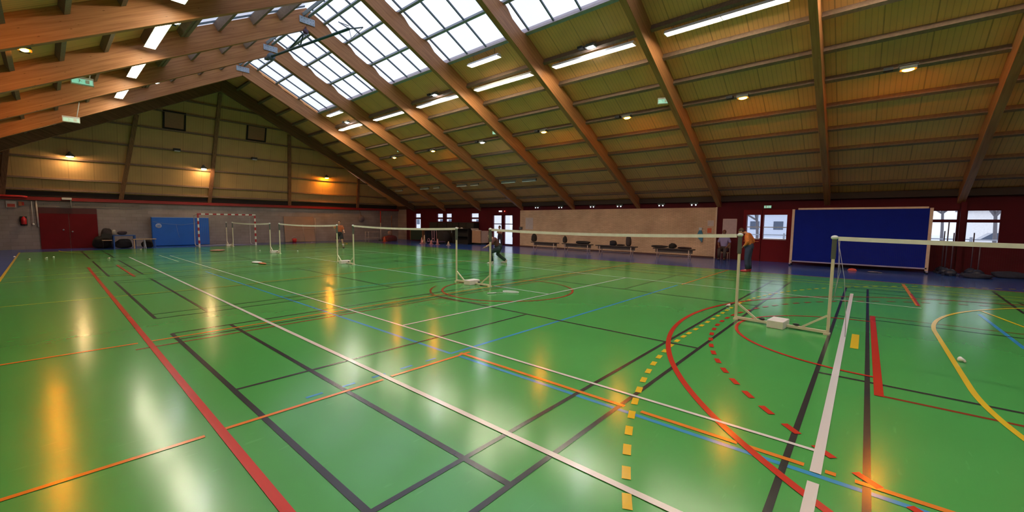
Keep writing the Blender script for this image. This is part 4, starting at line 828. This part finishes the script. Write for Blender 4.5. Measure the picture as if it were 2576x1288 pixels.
b = MB(); b.box(-0.4, 0.4, -0.5, -0.48, 0.12, 1.05); b.box(-0.4, 0.4, 0.48, 0.5, 0.12, 1.05); b.box(-0.4, -0.38, -0.5, 0.5, 0.12, 1.05); b.box(0.38, 0.4, -0.5, 0.5, 0.12, 1.05); b.box(-0.4, 0.4, -0.5, 0.5, 0.12, 0.14); b.build('walls', KB, t)
b = MB(); b.add([(-0.4, 0.5, 1.05), (0.4, 0.5, 1.05), (0.4, 0.62, 1.22), (-0.4, 0.62, 1.22)], [(0, 1, 2, 3)]); b.ball((0.0, 0.2, 1.05), 0.3, 0.25, 0.06, 12); tag(b.build('flap', mat('flap_pale', (0.6, 0.5, 0.42), 0.7), t), 'pale flap and paper on top')
b = MB(); b.box(-0.3, 0.3, -0.4, 0.4, 0, 0.12); b.build('pallet', BLACK, t)

# ================================================================== BENCHES along the brick wall
SEATD = mat('bench_seat', (0.05, 0.035, 0.03), 0.5); LEGP = mat('bench_leg', (0.55, 0.42, 0.36), 0.4)
def bench():
    t = thing('changing_bench', '', 'bench', group='long low benches along the brick wall')
    b = MB(); b.box(-0.17, 0.17, -1.0, 1.0, 0.43, 0.48); b.build('seat', SEATD, t, bevel=0.006)
    for y in (-0.78, 0.78):
        for x in (-0.14, 0.14): b = MB(); b.tube([(x, y, 0), (x, y, 0.43)], 0.022, 8); b.build('leg', LEGP, t)
    b = MB(); b.box(-0.02, 0.02, -0.92, 0.92, 0.26, 0.43); b.build('under_seat_shade', mat('bench_under_shade', (0.16, 0.12, 0.10), 0.6), t)  # dark board added to stand in for the shading under the seat
    b = MB(); b.tube([(0.14, -0.78, 0.12), (0.14, 0.78, 0.12)], 0.016, 8); b.build('stretcher', LEGP, t); return t
bn = bench()
for k, (y, lab) in enumerate(((15.35, 'bench below the white poster at the left end of the brick wall'), (12.95, 'bench with a dark jacket lying on it, second from the left'), (10.45, 'bench with an upright dark coat, third from the left'), (7.3, 'bench loaded with dark clothes, nearest the right end of the brick wall'))):
    t = bn if k == 0 else copy_tree(bn); t.location = (20.75, y, 0); t.rotation_euler = (0, 0, 0); t['label'] = lab
    if k == 2: t.scale = (1, 1.2, 1)
blob('backpack', 'dark backpack at the left end of the leftmost bench', 'bag', (20.7, 16.17, 0.735), (0.16, 0.18, 0.24), (0.03, 0.022, 0.02))
blob('backpack', 'small dark bag at the left end of the second bench', 'bag', (20.7, 13.80, 0.70), (0.12, 0.12, 0.20), (0.03, 0.025, 0.02))
blob('jacket', 'flat dark jacket spread on the second bench', 'clothing', (20.72, 12.55, 0.57), (0.17, 0.48, 0.08), (0.015, 0.012, 0.012))
blob('sports_bag', 'rounded dark bag on the third bench', 'bag', (20.7, 10.6, 0.61), (0.16, 0.20, 0.13), (0.015, 0.013, 0.02))
blob('cap', 'dark cap lying flat on the third bench', 'clothing', (20.7, 10.15, 0.53), (0.14, 0.22, 0.04), (0.02, 0.012, 0.012))
blob('coat', 'dark coat standing upright on the third bench', 'clothing', (20.75, 9.72, 0.75), (0.12, 0.14, 0.27), (0.05, 0.035, 0.035), noise=0.05)
blob('jacket', 'dark jacket along the left half of the rightmost bench', 'clothing', (20.72, 8.0, 0.55), (0.17, 0.40, 0.06), (0.012, 0.008, 0.01))
blob('sports_bag', 'dark bag in the middle of the rightmost bench', 'bag', (20.7, 7.35, 0.61), (0.16, 0.18, 0.12), (0.010, 0.009, 0.009))
blob('towel', 'dark towel on the right end of the rightmost bench', 'clothing', (20.72, 6.75, 0.535), (0.16, 0.36, 0.045), (0.03, 0.012, 0.012))
PAP = mat('paper', (0.52, 0.46, 0.46), 0.7)
for (y0, y1, z0, z1, m_, lab, nm) in ((17.49, 18.14, 1.24, 2.04, PAP, 'white poster at the left end of the brick wall', 'poster'), (5.88, 6.16, 1.62, 1.90, PAP, 'small white notice at the right end of the brick wall', 'poster'), (5.95, 6.18, 1.26, 1.53, mat('poster_orange', (0.62, 0.13, 0.05), 0.6), 'small orange notice below the white one', 'poster'), (4.85, 5.46, 1.12, 1.98, mat('poster_pink', (0.50, 0.38, 0.40), 0.6), 'large pale poster on the maroon wall behind the person in lilac', 'poster')):
    xf = XW-0.06 if y0 > 5.7 else XW; t = thing(nm, lab, 'poster', (xf-0.01, (y0+y1)/2, (z0+z1)/2)); b = MB(t.location); b.box(xf-0.012, xf-0.002, y0, y1, z0, z1); b.build('sheet', m_, t)
    b = MB(t.location); e = mat('poster_edge', (0.6, 0.5, 0.45), 0.5)
    for yy in (y0, y1): b.box(xf-0.016, xf-0.002, yy-0.01, yy+0.01, z0, z1)
    for zz in (z0, z1): b.box(xf-0.016, xf-0.002, y0, y1, zz-0.01, zz+0.01)
    b.build('frame', e, t)
t = thing('wall_box', 'small dark box on the left edge of the brick wall', 'box', (XW-0.1, 18.55, 1.31)); b = MB(); b.box(-0.05, 0.03, -0.13, 0.13, -0.09, 0.09); b.build('casing', GREYP, t, bevel=0.008); b = MB(); b.box(-0.055, -0.05, -0.03, 0.03, -0.02, 0.02); b.build('dial', STEEL, t)
t = thing('hanging_cloth', 'blue and white cloth hanging on the brick wall near its right end', 'clothing', (XW-0.1, 6.5, 1.42)); b = MB(); b.add([(-0.02, 0.02, 0.05), (-0.02, 0.14, -0.25), (-0.03, 0.16, -0.32), (-0.05, -0.12, -0.65), (-0.02, -0.16, -0.30), (-0.02, -0.04, 0.05), (0.03, 0.02, 0.05), (0.03, 0.14, -0.25), (0.03, 0.16, -0.32), (0.03, -0.12, -0.65), (0.03, -0.16, -0.30), (0.03, -0.04, 0.05)], [(0, 1, 2, 3, 4, 5), (11, 10, 9, 8, 7, 6)]+[(i, i+6, (i+1) % 6+6, (i+1) % 6) for i in range(6)]); b.build('cloth', mat('cloth_blue', (0.06, 0.22, 0.36), 0.8), t)
b = MB(); b.box(-0.03, 0.03, -0.08, 0.06, -0.02, 0.12); b.build('upper_band', mat('cloth_white', (0.55, 0.6, 0.65), 0.8), t)

# ================================================================== BLUE PANEL
t = thing('blue_divider_panel', 'large blue divider panel with cream frame standing near the right wall', 'divider', (21.05, 0.37, 0)); o_ = t.location; FR = mat('frame_cream', (0.66, 0.50, 0.38), 0.45); FRD = mat('frame_lilac', (0.35, 0.32, 0.5), 0.45)
b = MB(o_); b.box(21.03, 21.09, -1.66, 2.38, 0.20, 2.36); b.build('fabric', mat('panel_blue', (0.004, 0.014, 0.24), 0.8, noise=0.05, nscale=3, spec=0.15), t)
for y in (2.42, -1.70): b = MB(o_); b.box(21.01, 21.11, y-0.045, y+0.045, 0.10, 2.38); b.build('upright', FR, t)
b = MB(o_); b.box(21.01, 21.11, -1.62, 2.26, 2.36, 2.43); b.build('top_rail', FR, t)
b = MB(o_); b.box(21.01, 21.11, -1.70, 2.42, 0.15, 0.20); b.build('bottom_rail', FRD, t)
for y in (2.42, -1.70):
    b = MB(o_); b.bar((20.75, y, 0.08), (21.4, y, 0.08), 0.05, 0.05); b.build('foot', FRD, t)
    for x in (20.78, 21.37): b = MB(o_); b.lathe((x, y, 0.035), [(0.035, -0.015), (0.035, 0.015)], 10, 'X'); b.build('castor', BLACK, t)
t = thing('frisbee', 'small red disc on the blue floor under the blue panel', 'disc', (20.2, 0.35, 0)); b = MB(); b.lathe((0, 0, 0), [(0.13, 0), (0.14, 0.02), (0.10, 0.07), (0.02, 0.09)], 18); b.build('dome', mat('disc_red', (0.75, 0.12, 0.09), 0.4), t); b = MB(); b.lathe((0, 0, 0.0), [(0.15, 0), (0.15, 0.012)], 18); b.build('rim', mat('disc_rim', (0.4, 0.1, 0.08), 0.4), t)
t = thing('dropped_glove', 'small grey glove on the blue floor right of the red disc', 'glove', (19.95, -0.25, 0)); b = MB(); b.ball((0, 0, 0.025), 0.09, 0.16, 0.025, 12, noise=0.05); b.build('palm', mat('glove_grey', (0.18, 0.16, 0.18), 0.8), t); b = MB()
for k in range(4): b.tube([(-0.05+k*0.03, -0.13, 0.02), (-0.06+k*0.035, -0.24, 0.015)], 0.012, 6)
b.build('fingers', mat('glove_grey', (0.18, 0.16, 0.18), 0.8), t)
# pole stands beside the panel
def pole_stand(h):
    t = thing('pole_stand', '', 'pole stand', group='dark pole stands beside the blue panel'); NV = mat('stand_navy', (0.02, 0.028, 0.06), 0.45)
    for k in range(5): a = k*1.257+0.3; b = MB(); b.bar((0, 0, 0.10), (0.22*math.cos(a), 0.22*math.sin(a), 0.03), 0.07, 0.05); b.build('foot', NV, t)
    b = MB(); b.lathe((0, 0, 0.03), [(0.16, 0), (0.16, 0.1), (0.06, 0.2)], 14); b.build('hub', NV, t)
    b = MB(); b.tube([(0, 0, 0.1), (0, 0, h)], 0.018, 8); b.build('pole', mat('pole_dull', (0.10, 0.07, 0.10), 0.35), t); return t
for (x, y, h, lab) in ((21.9, -2.16, 1.55, 'dark pole stand nearest the blue panel'), (21.35, -2.19, 1.9, 'tallest dark pole stand, second from the blue panel'), (20.8, -2.28, 1.5, 'dark pole stand, third from the blue panel'), (21.8, -2.88, 1.50, 'dark pole stand under the right window'), (21.15, -2.96, 1.1, 'short dark pole stand nearest the right edge')):
    t = pole_stand(h); t.location = (x, y, 0); t['label'] = lab; t.rotation_euler.z = y
blob('folded_net', 'dark folded net lying on the floor nearest the right edge', 'net', (21.4, -3.75, 0.09), (0.3, 0.42, 0.12), (0.02, 0.025, 0.05), part='netting')
blob('folded_net', 'dark folded net on the floor in front of the pole stands', 'net', (20.45, -2.85, 0.07), (0.25, 0.35, 0.08), (0.02, 0.025, 0.05), part='netting')
t = thing('wall_post', 'maroon post between the two right windows', 'post', (XW-0.06, -2.61, 0)); b = MB(t.location); b.box(XW-0.14, XW, -2.68, -2.54, 0, 2.62); b.build('post', MAROON, t)

# ================================================================== PEOPLE
def skin_mesh(name, pts, edges, radii, material, sub=2):
    me = bpy.data.meshes.new(name); me.from_pydata([tuple(p) for p in pts], edges, []); o = bpy.data.objects.new(name, me); C.objects.link(o)
    sk = o.modifiers.new('skin', 'SKIN'); sk.use_smooth_shade = True
    lay = me.skin_vertices[0].data
    for i, r_ in enumerate(radii): lay[i].radius = (r_, r_) if not isinstance(r_, tuple) else r_
    lay[0].use_root = True
    sb = o.modifiers.new('sub', 'SUBSURF'); sb.levels = sub; sb.render_levels = sub
    dg = bpy.context.evaluated_depsgraph_get(); ev = o.evaluated_get(dg); nm = bpy.data.meshes.new_from_object(ev)
    bpy.data.objects.remove(o, do_unlink=True); nm.name = name
    vs = [v.co.copy() for v in nm.vertices]; fs = [tuple(p.vertices) for p in nm.polygons]; bpy.data.meshes.remove(nm); return vs, fs
def person(lab, loc, rz, J, cols, skin, hair, sleeve=0.75, shorts=False, skirt=False, group=None):
    """J: joints in local metres, person faces +X; cols: shirt, trousers, shoes"""
    t = thing('person', lab, 'person', loc, rz); V = {k: Vector(v) for k, v in J.items()}
    names = ['pelvis', 'waist', 'chest', 'neck', 'skull', 'shL', 'elL', 'wrL', 'shR', 'elR', 'wrR', 'hipL', 'knL', 'anL', 'toL', 'hipR', 'knR', 'anR', 'toR']
    V['waist'] = V['pelvis'].lerp(V['chest'], 0.45); V['skull'] = V['neck'].lerp(V['head'], 0.45)
    rad = dict(pelvis=(0.10, 0.075), waist=(0.115, 0.085), chest=(0.14, 0.10), neck=0.055, skull=0.055, sh=0.058, el=0.042, wr=0.028, hip=0.068, kn=0.052, an=0.040, to=0.035)
    R_ = [rad[n] if n in rad else rad[n[:-1]] for n in names]
    ix = {n: i for i, n in enumerate(names)}
    E = [('pelvis', 'waist'), ('waist', 'chest'), ('chest', 'neck'), ('neck', 'skull')]
    for s_ in 'LR': E += [('chest', 'sh'+s_), ('sh'+s_, 'el'+s_), ('el'+s_, 'wr'+s_), ('pelvis', 'hip'+s_), ('hip'+s_, 'kn'+s_), ('kn'+s_, 'an'+s_), ('an'+s_, 'to'+s_)]
    vs, fs = skin_mesh('b', [V[n] for n in names], [(ix[a], ix[b_]) for a, b_ in E], R_, skin)
    b = MB(); b.sm = True; b.add(vs, fs); b.sm = False
    h = V['head']; fd = (Vector(J.get('look', (1, 0, 0)))).normalized(); sd = Vector((0, 0, 1)).cross(fd).normalized(); up = fd.cross(sd)
    rot = Matrix((fd, sd, up)).transposed()
    b.ball(h, 0.095, 0.075, 0.115, 16, rot=rot); b.ball(h+fd*0.02-up*0.055, 0.07, 0.055, 0.06, 12, rot=rot)
    b.ball(h+fd*0.10-up*0.005, 0.02, 0.014, 0.026, 8, rot=rot)
    for q in (-1, 1): b.ball(h+sd*0.076*q, 0.018, 0.01, 0.03, 8, rot=rot)
    for s_ in 'LR':      # palm, four fingers, thumb
        a, w_ = V['el'+s_], V['wr'+s_]; d = (w_-a).normalized(); sx = d.cross(Vector((0, 0, 1)));
        if sx.length < 0.1: sx = Vector((0, 1, 0))
        sx.normalize(); nn = d.cross(sx); b.ball(w_+d*0.055, 0.05, 0.038, 0.018, 10, rot=Matrix((d, sx, nn)).transposed())
        for k, (o1, ln_) in enumerate(((-0.03, 0.055), (-0.01, 0.07), (0.01, 0.065), (0.028, 0.05))): p = w_+d*0.09+sx*o1; b.tube([p, p+d*ln_*0.5, p+d*ln_*0.85+nn*0.02], 0.0085, 6, 0.006)
        p = w_+d*0.04-sx*0.035; b.tube([p, p+d*0.03-sx*0.025, p+d*0.055-sx*0.03], 0.010, 6, 0.007)
    b.mi = 1
    for q in (-1, 1): b.ball(h+fd*0.087+sd*0.032*q+up*0.015, 0.012, 0.012, 0.008, 8, rot=rot)
    b.mi = 2; b.ball(h+fd*0.088-up*0.06, 0.012, 0.022, 0.006, 8, rot=rot)
    b.build('body', [skin, mat('eye_dark', (0.03, 0.02, 0.02), 0.3), mat('lips', (0.35, 0.12, 0.10), 0.5)], t, recalc=False)
    b = MB(); b.ball(h-fd*0.018+up*0.03, 0.098, 0.086, 0.105, 14, rot=rot, noise=0.02); b.build('hair', hair, t)
    # shirt
    eL = V['shL'].lerp(V['elL'], sleeve) if sleeve <= 1 else V['elL'].lerp(V['wrL'], sleeve-1); eR = V['shR'].lerp(V['elR'], sleeve) if sleeve <= 1 else V['elR'].lerp(V['wrR'], sleeve-1)
    hem = V['pelvis'].lerp(V['waist'], -0.15); P = [V['pelvis'].lerp(V['waist'], -0.1), V['waist'], V['chest'], V['chest'].lerp(V['neck'], 0.75), V['shL'], V['shR']]; Ed = [(0, 1), (1, 2), (2, 3), (2, 4), (2, 5)]; Rr = [(0.18, 0.15), (0.155, 0.125), (0.17, 0.13), 0.07, 0.08, 0.08]
    for s_, e_, i0 in (('L', eL, 4), ('R', eR, 5)):
        k = len(P)
        if sleeve > 1: P += [V['el'+s_], e_]; Ed += [(i0, k), (k, k+1)]; Rr += [0.06, 0.045]
        else: P += [e_]; Ed += [(i0, k)]; Rr += [0.068]
    vs, fs = skin_mesh('s', P, Ed, Rr, None); b = MB(); b.sm = True; b.add(vs, fs); b.build('shirt', cols[0], t, recalc=False)
    b = MB(); pv = V['pelvis']; tw = (V['waist']-pv).normalized()
    b.tube([pv-tw*0.10, pv-tw*0.03, pv+tw*0.05, pv+tw*0.13, pv+tw*0.15], [0.09, 0.15, 0.16, 0.145, 0.138], 20)
    for s_ in 'LR':
        hp, kn, an = V['hip'+s_], V['kn'+s_], V['an'+s_]; sgn = hp-pv; top = hp+tw*0.05-sgn*0.25
        if shorts: b.tube([top, hp-tw*0.02, hp.lerp(kn, 0.4), hp.lerp(kn, 0.75)], [0.10, 0.112, 0.102, 0.10], 14)
        else: b.tube([top, hp-tw*0.02, hp.lerp(kn, 0.45), kn.lerp(hp, 0.06), kn.lerp(an, 0.4), kn.lerp(an, 0.92)], [0.09, 0.112, 0.098, 0.078, 0.074, 0.064], 16)
    tr = b.build('shorts' if shorts else 'trousers', cols[1], t, recalc=False)
    for s_ in 'LR':
        a, to = V['an'+s_], V['to'+s_]; d = (to-a); d.z = 0; d.normalize(); sx = Vector((-d.y, d.x, 0)); c_ = (a+to)/2; c_.z = min(a.z, to.z)-0.005
        b = MB(); b.ball(c_+d*0.02, 0.135, 0.05, 0.05, 12, rot=Matrix((d, sx, Vector((0, 0, 1)))).transposed()); b.ball(a-Vector((0, 0, 0.0)), 0.055, 0.05, 0.06, 10); b.build('shoe', cols[2], t)
        if shorts: b = MB(); b.tube([a, a.lerp(V['kn'+s_], 0.5)], 0.052, 10, 0.062); b.build('sock', cols[3] if len(cols) > 3 else WHITE, t)
    return t
def pattern(name, c1, c2, sc=30):
    m, n, l, p = nodes(name); tt = n.new('ShaderNodeTexCoord'); z = n.new('ShaderNodeTexVoronoi'); z.inputs['Scale'].default_value = sc; l.new(tt.outputs['Object'], z.inputs['Vector'])
    rp = n.new('ShaderNodeValToRGB'); rp.color_ramp.elements[0].color = c1+(1,); rp.color_ramp.elements[1].color = c2+(1,); rp.color_ramp.elements[0].position = 0.15; rp.color_ramp.elements[1].position = 0.55
    l.new(z.outputs['Distance'], rp.inputs['Fac']); l.new(rp.outputs['Color'], p.inputs['Base Color']); p.inputs['Roughness'].default_value = 0.8; return m
HB = mat('hair_black', (0.012, 0.010, 0.010), 0.6); HBR = mat('hair_brown', (0.05, 0.028, 0.018), 0.6)
# A: person in patterned orange top behind the nearest net, head bowed towards the post
JA = dict(pelvis=(0, 0, 0.88), chest=(0.03, 0, 1.22), neck=(0.12, 0, 1.42), head=(0.27, 0, 1.46), look=(0.9, 0, -0.5), shL=(0.04, 0.17, 1.34), elL=(0.0, 0.24, 1.08), wrL=(0.16, 0.16, 0.92), shR=(0.04, -0.17, 1.34), elR=(-0.10, -0.25, 1.10), wrR=(0.08, -0.22, 0.95),
    hipL=(0, 0.09, 0.85), knL=(0.04, 0.09, 0.46), anL=(0.0, 0.09, 0.08), toL=(0.14, 0.10, 0.035), hipR=(0, -0.09, 0.85), knR=(0.0, -0.08, 0.46), anR=(-0.05, -0.07, 0.08), toR=(0.09, -0.08, 0.035))
person('person in patterned orange top, dark jeans and red shoes behind the nearest net post', (16.75, 3.20, 0), PI/2, JA, [pattern('orange_print', (0.30, 0.08, 0.02), (0.62, 0.20, 0.04)), mat('jeans', (0.03, 0.045, 0.10), 0.8), mat('shoe_red', (0.45, 0.02, 0.04), 0.5)], SKIN, HBR, 1.7)
# B: seated person in lilac
JB = dict(pelvis=(0.0, 0, 0.52), chest=(0.05, 0, 0.92), neck=(0.08, 0, 1.14), head=(0.11, 0, 1.32), look=(1, 0, -0.1), shL=(0.04, 0.18, 1.06), elL=(0.05, 0.26, 0.80), wrL=(0.26, 0.18, 0.66), shR=(0.04, -0.18, 1.06), elR=(0.05, -0.26, 0.80), wrR=(0.26, -0.18, 0.66),
    hipL=(0.05, 0.10, 0.52), knL=(0.42, 0.13, 0.50), anL=(0.40, 0.12, 0.08), toL=(0.54, 0.13, 0.035), hipR=(0.05, -0.10, 0.52), knR=(0.42, -0.13, 0.50), anR=(0.40, -0.12, 0.08), toR=(0.54, -0.13, 0.035))
person('seated person in lilac top in front of the large pale poster', (21.75, 5.22, 0), PI, JB, [mat('lilac_cloth', (0.27, 0.24, 0.46), 0.8), mat('dark_trousers', (0.05, 0.035, 0.035), 0.8), mat('shoe_dark', (0.05, 0.03, 0.03), 0.6)], SKIN2, mat('hair_rust', (0.14, 0.05, 0.03), 0.6), 0.95)
t = thing('chair', 'chair with pinkish legs under the seated person in lilac', 'chair', (21.80, 5.22, 0)); b = MB(); b.box(-0.2, 0.2, -0.21, 0.21, 0.32, 0.352); b.build('seat', WOODB, t); b = MB(); b.box(0.19, 0.22, -0.21, 0.21, 0.55, 0.85); b.build('backrest', WOODB, t)
for x in (-0.18, 0.2):
    for y in (-0.19, 0.19): b = MB(); b.tube([(x, y, 0), (x, y, 0.32 if x < 0 else 0.85)], 0.015, 6); b.build('leg', LEGP, t)
# C: far player in orange
JC = dict(pelvis=(0, 0, 0.88), chest=(0.02, 0, 1.22), neck=(0.04, 0, 1.44), head=(0.07, 0, 1.60), shL=(0, 0.18, 1.36), elL=(0.02, 0.26, 1.10), wrL=(0.2, 0.30, 1.02), shR=(0, -0.18, 1.36), elR=(0.08, -0.30, 1.22), wrR=(0.28, -0.28, 1.30),
    hipL=(0, 0.10, 0.85), knL=(0.10, 0.16, 0.47), anL=(0.02, 0.22, 0.08), toL=(0.15, 0.25, 0.035), hipR=(0, -0.10, 0.85), knR=(0.12, -0.12, 0.47), anR=(0.0, -0.14, 0.08), toR=(0.14, -0.15, 0.035))
person('badminton player in orange top and dark shorts near the far net post', (12.07, 24.85, 0), -PI/2-0.6, JC, [mat('orange_shirt', (0.42, 0.10, 0.03), 0.8), mat('shorts_dark', (0.02, 0.02, 0.025), 0.8), mat('shoe_dark', (0.05, 0.03, 0.03), 0.6), mat('sock_pale', (0.55, 0.52, 0.45), 0.8)], SKIN, HBR, 0.8, True)
# D: lunging player
JD = dict(pelvis=(0.0, 0, 0.66), chest=(0.16, 0, 0.92), neck=(0.26, 0, 1.05), head=(0.36, 0, 1.15), look=(1, 0, -0.25), shL=(0.16, 0.18, 1.02), elL=(0.30, 0.26, 0.82), wrL=(0.46, 0.18, 0.72), shR=(0.16, -0.18, 1.02), elR=(0.34, -0.24, 0.80), wrR=(0.56, -0.26, 0.68),
    hipL=(0, 0.10, 0.64), knL=(0.36, 0.18, 0.46), anL=(0.26, 0.20, 0.08), toL=(0.40, 0.22, 0.035), hipR=(0, -0.10, 0.64), knR=(0.05, -0.20, 0.36), anR=(-0.30, -0.22, 0.10), toR=(-0.18, -0.24, 0.035))
dd = person('crouching badminton player in brownish red top left of the tall glass door', (12.35, 11.5, 0), 2.3, JD, [mat('maroon_shirt', (0.11, 0.035, 0.035), 0.8), mat('shorts_teal', (0.01, 0.03, 0.035), 0.8), mat('shoe_white', (0.6, 0.55, 0.5), 0.6), mat('sock_dark', (0.03, 0.04, 0.05), 0.8)], SKIN, HBR, 1.4, False)
# E: standing in the doorway
JE = dict(pelvis=(0, 0, 0.74), chest=(0.02, 0, 1.02), neck=(0.04, 0, 1.20), head=(0.06, 0, 1.34), shL=(0, 0.15, 1.13), elL=(0.05, 0.24, 0.93), wrL=(0.22, 0.08, 0.95), shR=(0, -0.15, 1.13), elR=(0.05, -0.24, 0.93), wrR=(0.22, -0.06, 0.97),
    hipL=(0, 0.09, 0.72), knL=(0.02, 0.13, 0.40), anL=(0.0, 0.17, 0.07), toL=(0.12, 0.19, 0.035), hipR=(0, -0.09, 0.72), knR=(0.02, -0.13, 0.40), anR=(0, -0.17, 0.07), toR=(0.12, -0.19, 0.035))
person('black-haired person in tan top and dark trousers standing at the tall glass door', (21.7, 20.1, 0), PI, JE, [mat('tan_shirt', (0.36, 0.17, 0.08), 0.8), mat('dark_purple', (0.03, 0.02, 0.035), 0.8), mat('shoe_dark', (0.05, 0.03, 0.03), 0.6)], SKIN, HB, 0.6)

# ================================================================== OUTSIDE, seen through the windows
b = MB(); b.box(XW+0.2, 120, -60, 90, -0.25, -0.12); tag(b.build('outdoor_ground', mat('wet_asphalt', (0.80, 0.82, 0.85), 0.7, nscale=0.5)), 'pale wet ground outside the windows', 'ground')
def building(x, y0, y1, h, col, lab):
    t = thing('building', lab, 'building', (x+4, (y0+y1)/2, -0.12)); b = MB(t.location); b.box(x, x+8, y0, y1, -0.12, h); b.build('wall', mat('render_%d' % int(x*10), tuple(min(0.9, q*1.5) for q in col), 0.8), t)
    b = MB(t.location); b.prism([(x-0.5, h), (x+8.5, h), (x+4, h+1.6)], 'Y', y0-0.4, y1+0.4); b.build('roof', mat('roof_slate', (0.22, 0.2, 0.22), 0.8), t)
    n = int((y1-y0)/3)
    for k in range(n): yy = y0+1.2+k*3; b = MB(t.location); b.box(x-0.04, x+0.02, yy, yy+1.2, 1.0, 2.2); b.build('window', mat('window_dark', (0.10, 0.13, 0.18), 0.2), t)
building(62, -28, -8, 3.4, (0.62, 0.58, 0.55), 'long pale low building seen through the right windows')
building(70, 2, 26, 3.6, (0.42, 0.46, 0.52), 'grey blue building seen through the red double door')
building(60, 60, 84, 4.0, (0.6, 0.6, 0.62), 'pale building seen through the tall glass door')
random.seed(3)
def tree(x, y, h, lab):
    t = thing('bare_tree', lab, 'tree', (x, y, -0.12)); b = MB(); b.tube([(0, 0, 0), (0.05, 0.03, h*0.2), (0, 0.1, h*0.38)], 0.11, 8, 0.08); b.build('trunk', mat('bark', (0.16, 0.15, 0.16), 0.9), t)
    b = MB()
    def br(p, d, L_, r_, k):
        q = p+d*L_; b.tube([p, p.lerp(q, 0.5)+Vector((random.uniform(-.05, .05), random.uniform(-.05, .05), 0))*L_, q], r_, 5, r_*0.6, caps=False)
        if k:
            for _ in range(3):
                e = (d+Vector((random.uniform(-.7, .7), random.uniform(-.7, .7), random.uniform(-.15, .5)))).normalized(); br(q, e, L_*random.uniform(0.6, 0.8), r_*0.6, k-1)
    for _ in range(5): br(Vector((0, 0.1, h*0.36)), Vector((random.uniform(-.8, .8), random.uniform(-.8, .8), random.uniform(0.4, 1))).normalized(), h*0.22, 0.075, 4)
    b.build('branches', mat('bark', (0.16, 0.15, 0.16), 0.9), t)
for (x, y, h, lab) in ((34, 6.0, 6, 'bare tree behind the left pane of the red double door'), (52, 6.2, 8, 'bare tree behind the right pane of the red double door'), (48, -4.6, 8, 'bare tree behind the left of the two right windows'), (40, -6.2, 7, 'bare tree behind the rightmost window'), (38, 33, 8, 'bare tree seen through the tall glass door')): tree(x, y, h, lab)
t = thing('fence', 'low pale fence outside beyond the double door', 'fence', (31, 0, -0.12)); WF = mat('fence_grey', (0.35, 0.38, 0.42), 0.6)
b = MB()
for z in (0.35, 0.75, 1.15): b.box(-0.02, 0.02, -12, 14, z, z+0.06)
b.build('rail', WF, t)
for k in range(14): b = MB(); b.box(-0.05, 0.05, -12+2*k-0.05, -12+2*k+0.05, 0, 1.3); b.build('fence_post', WF, t)
t = thing('parked_car', 'white parked car seen through the right windows', 'car', (44, -7.2, -0.12), 0.1); b = MB()
b.prism([(-2.1, 0.35), (2.1, 0.35), (2.15, 0.75), (1.3, 0.95), (0.7, 1.42), (-1.1, 1.45), (-1.9, 0.98), (-2.15, 0.8)], 'Y', -0.85, 0.85); bd = MB(); bd.prism([(-0.85, p[0]*0+0) for p in []] or [(-2.1, 0.35), (2.1, 0.35), (2.15, 0.75), (1.3, 0.95), (-1.9, 0.98), (-2.15, 0.8)], 'Y', -0.86, 0.86); bd.build('car_body', WHITE, t, bevel=0.06)
b = MB(); b.prism([(1.2, 0.95), (0.65, 1.40), (-1.05, 1.43), (-1.75, 0.97)], 'Y', -0.78, 0.78); b.build('cabin', mat('window_dark', (0.10, 0.13, 0.18), 0.2), t)
for x in (-1.35, 1.35):
    for y in (-0.8, 0.8): b = MB(); b.lathe((x, y, 0.31), [(0.31, -0.1), (0.31, 0.1)], 16, 'Y'); b.build('wheel', BLACK, t)
t.rotation_euler.z = PI/2
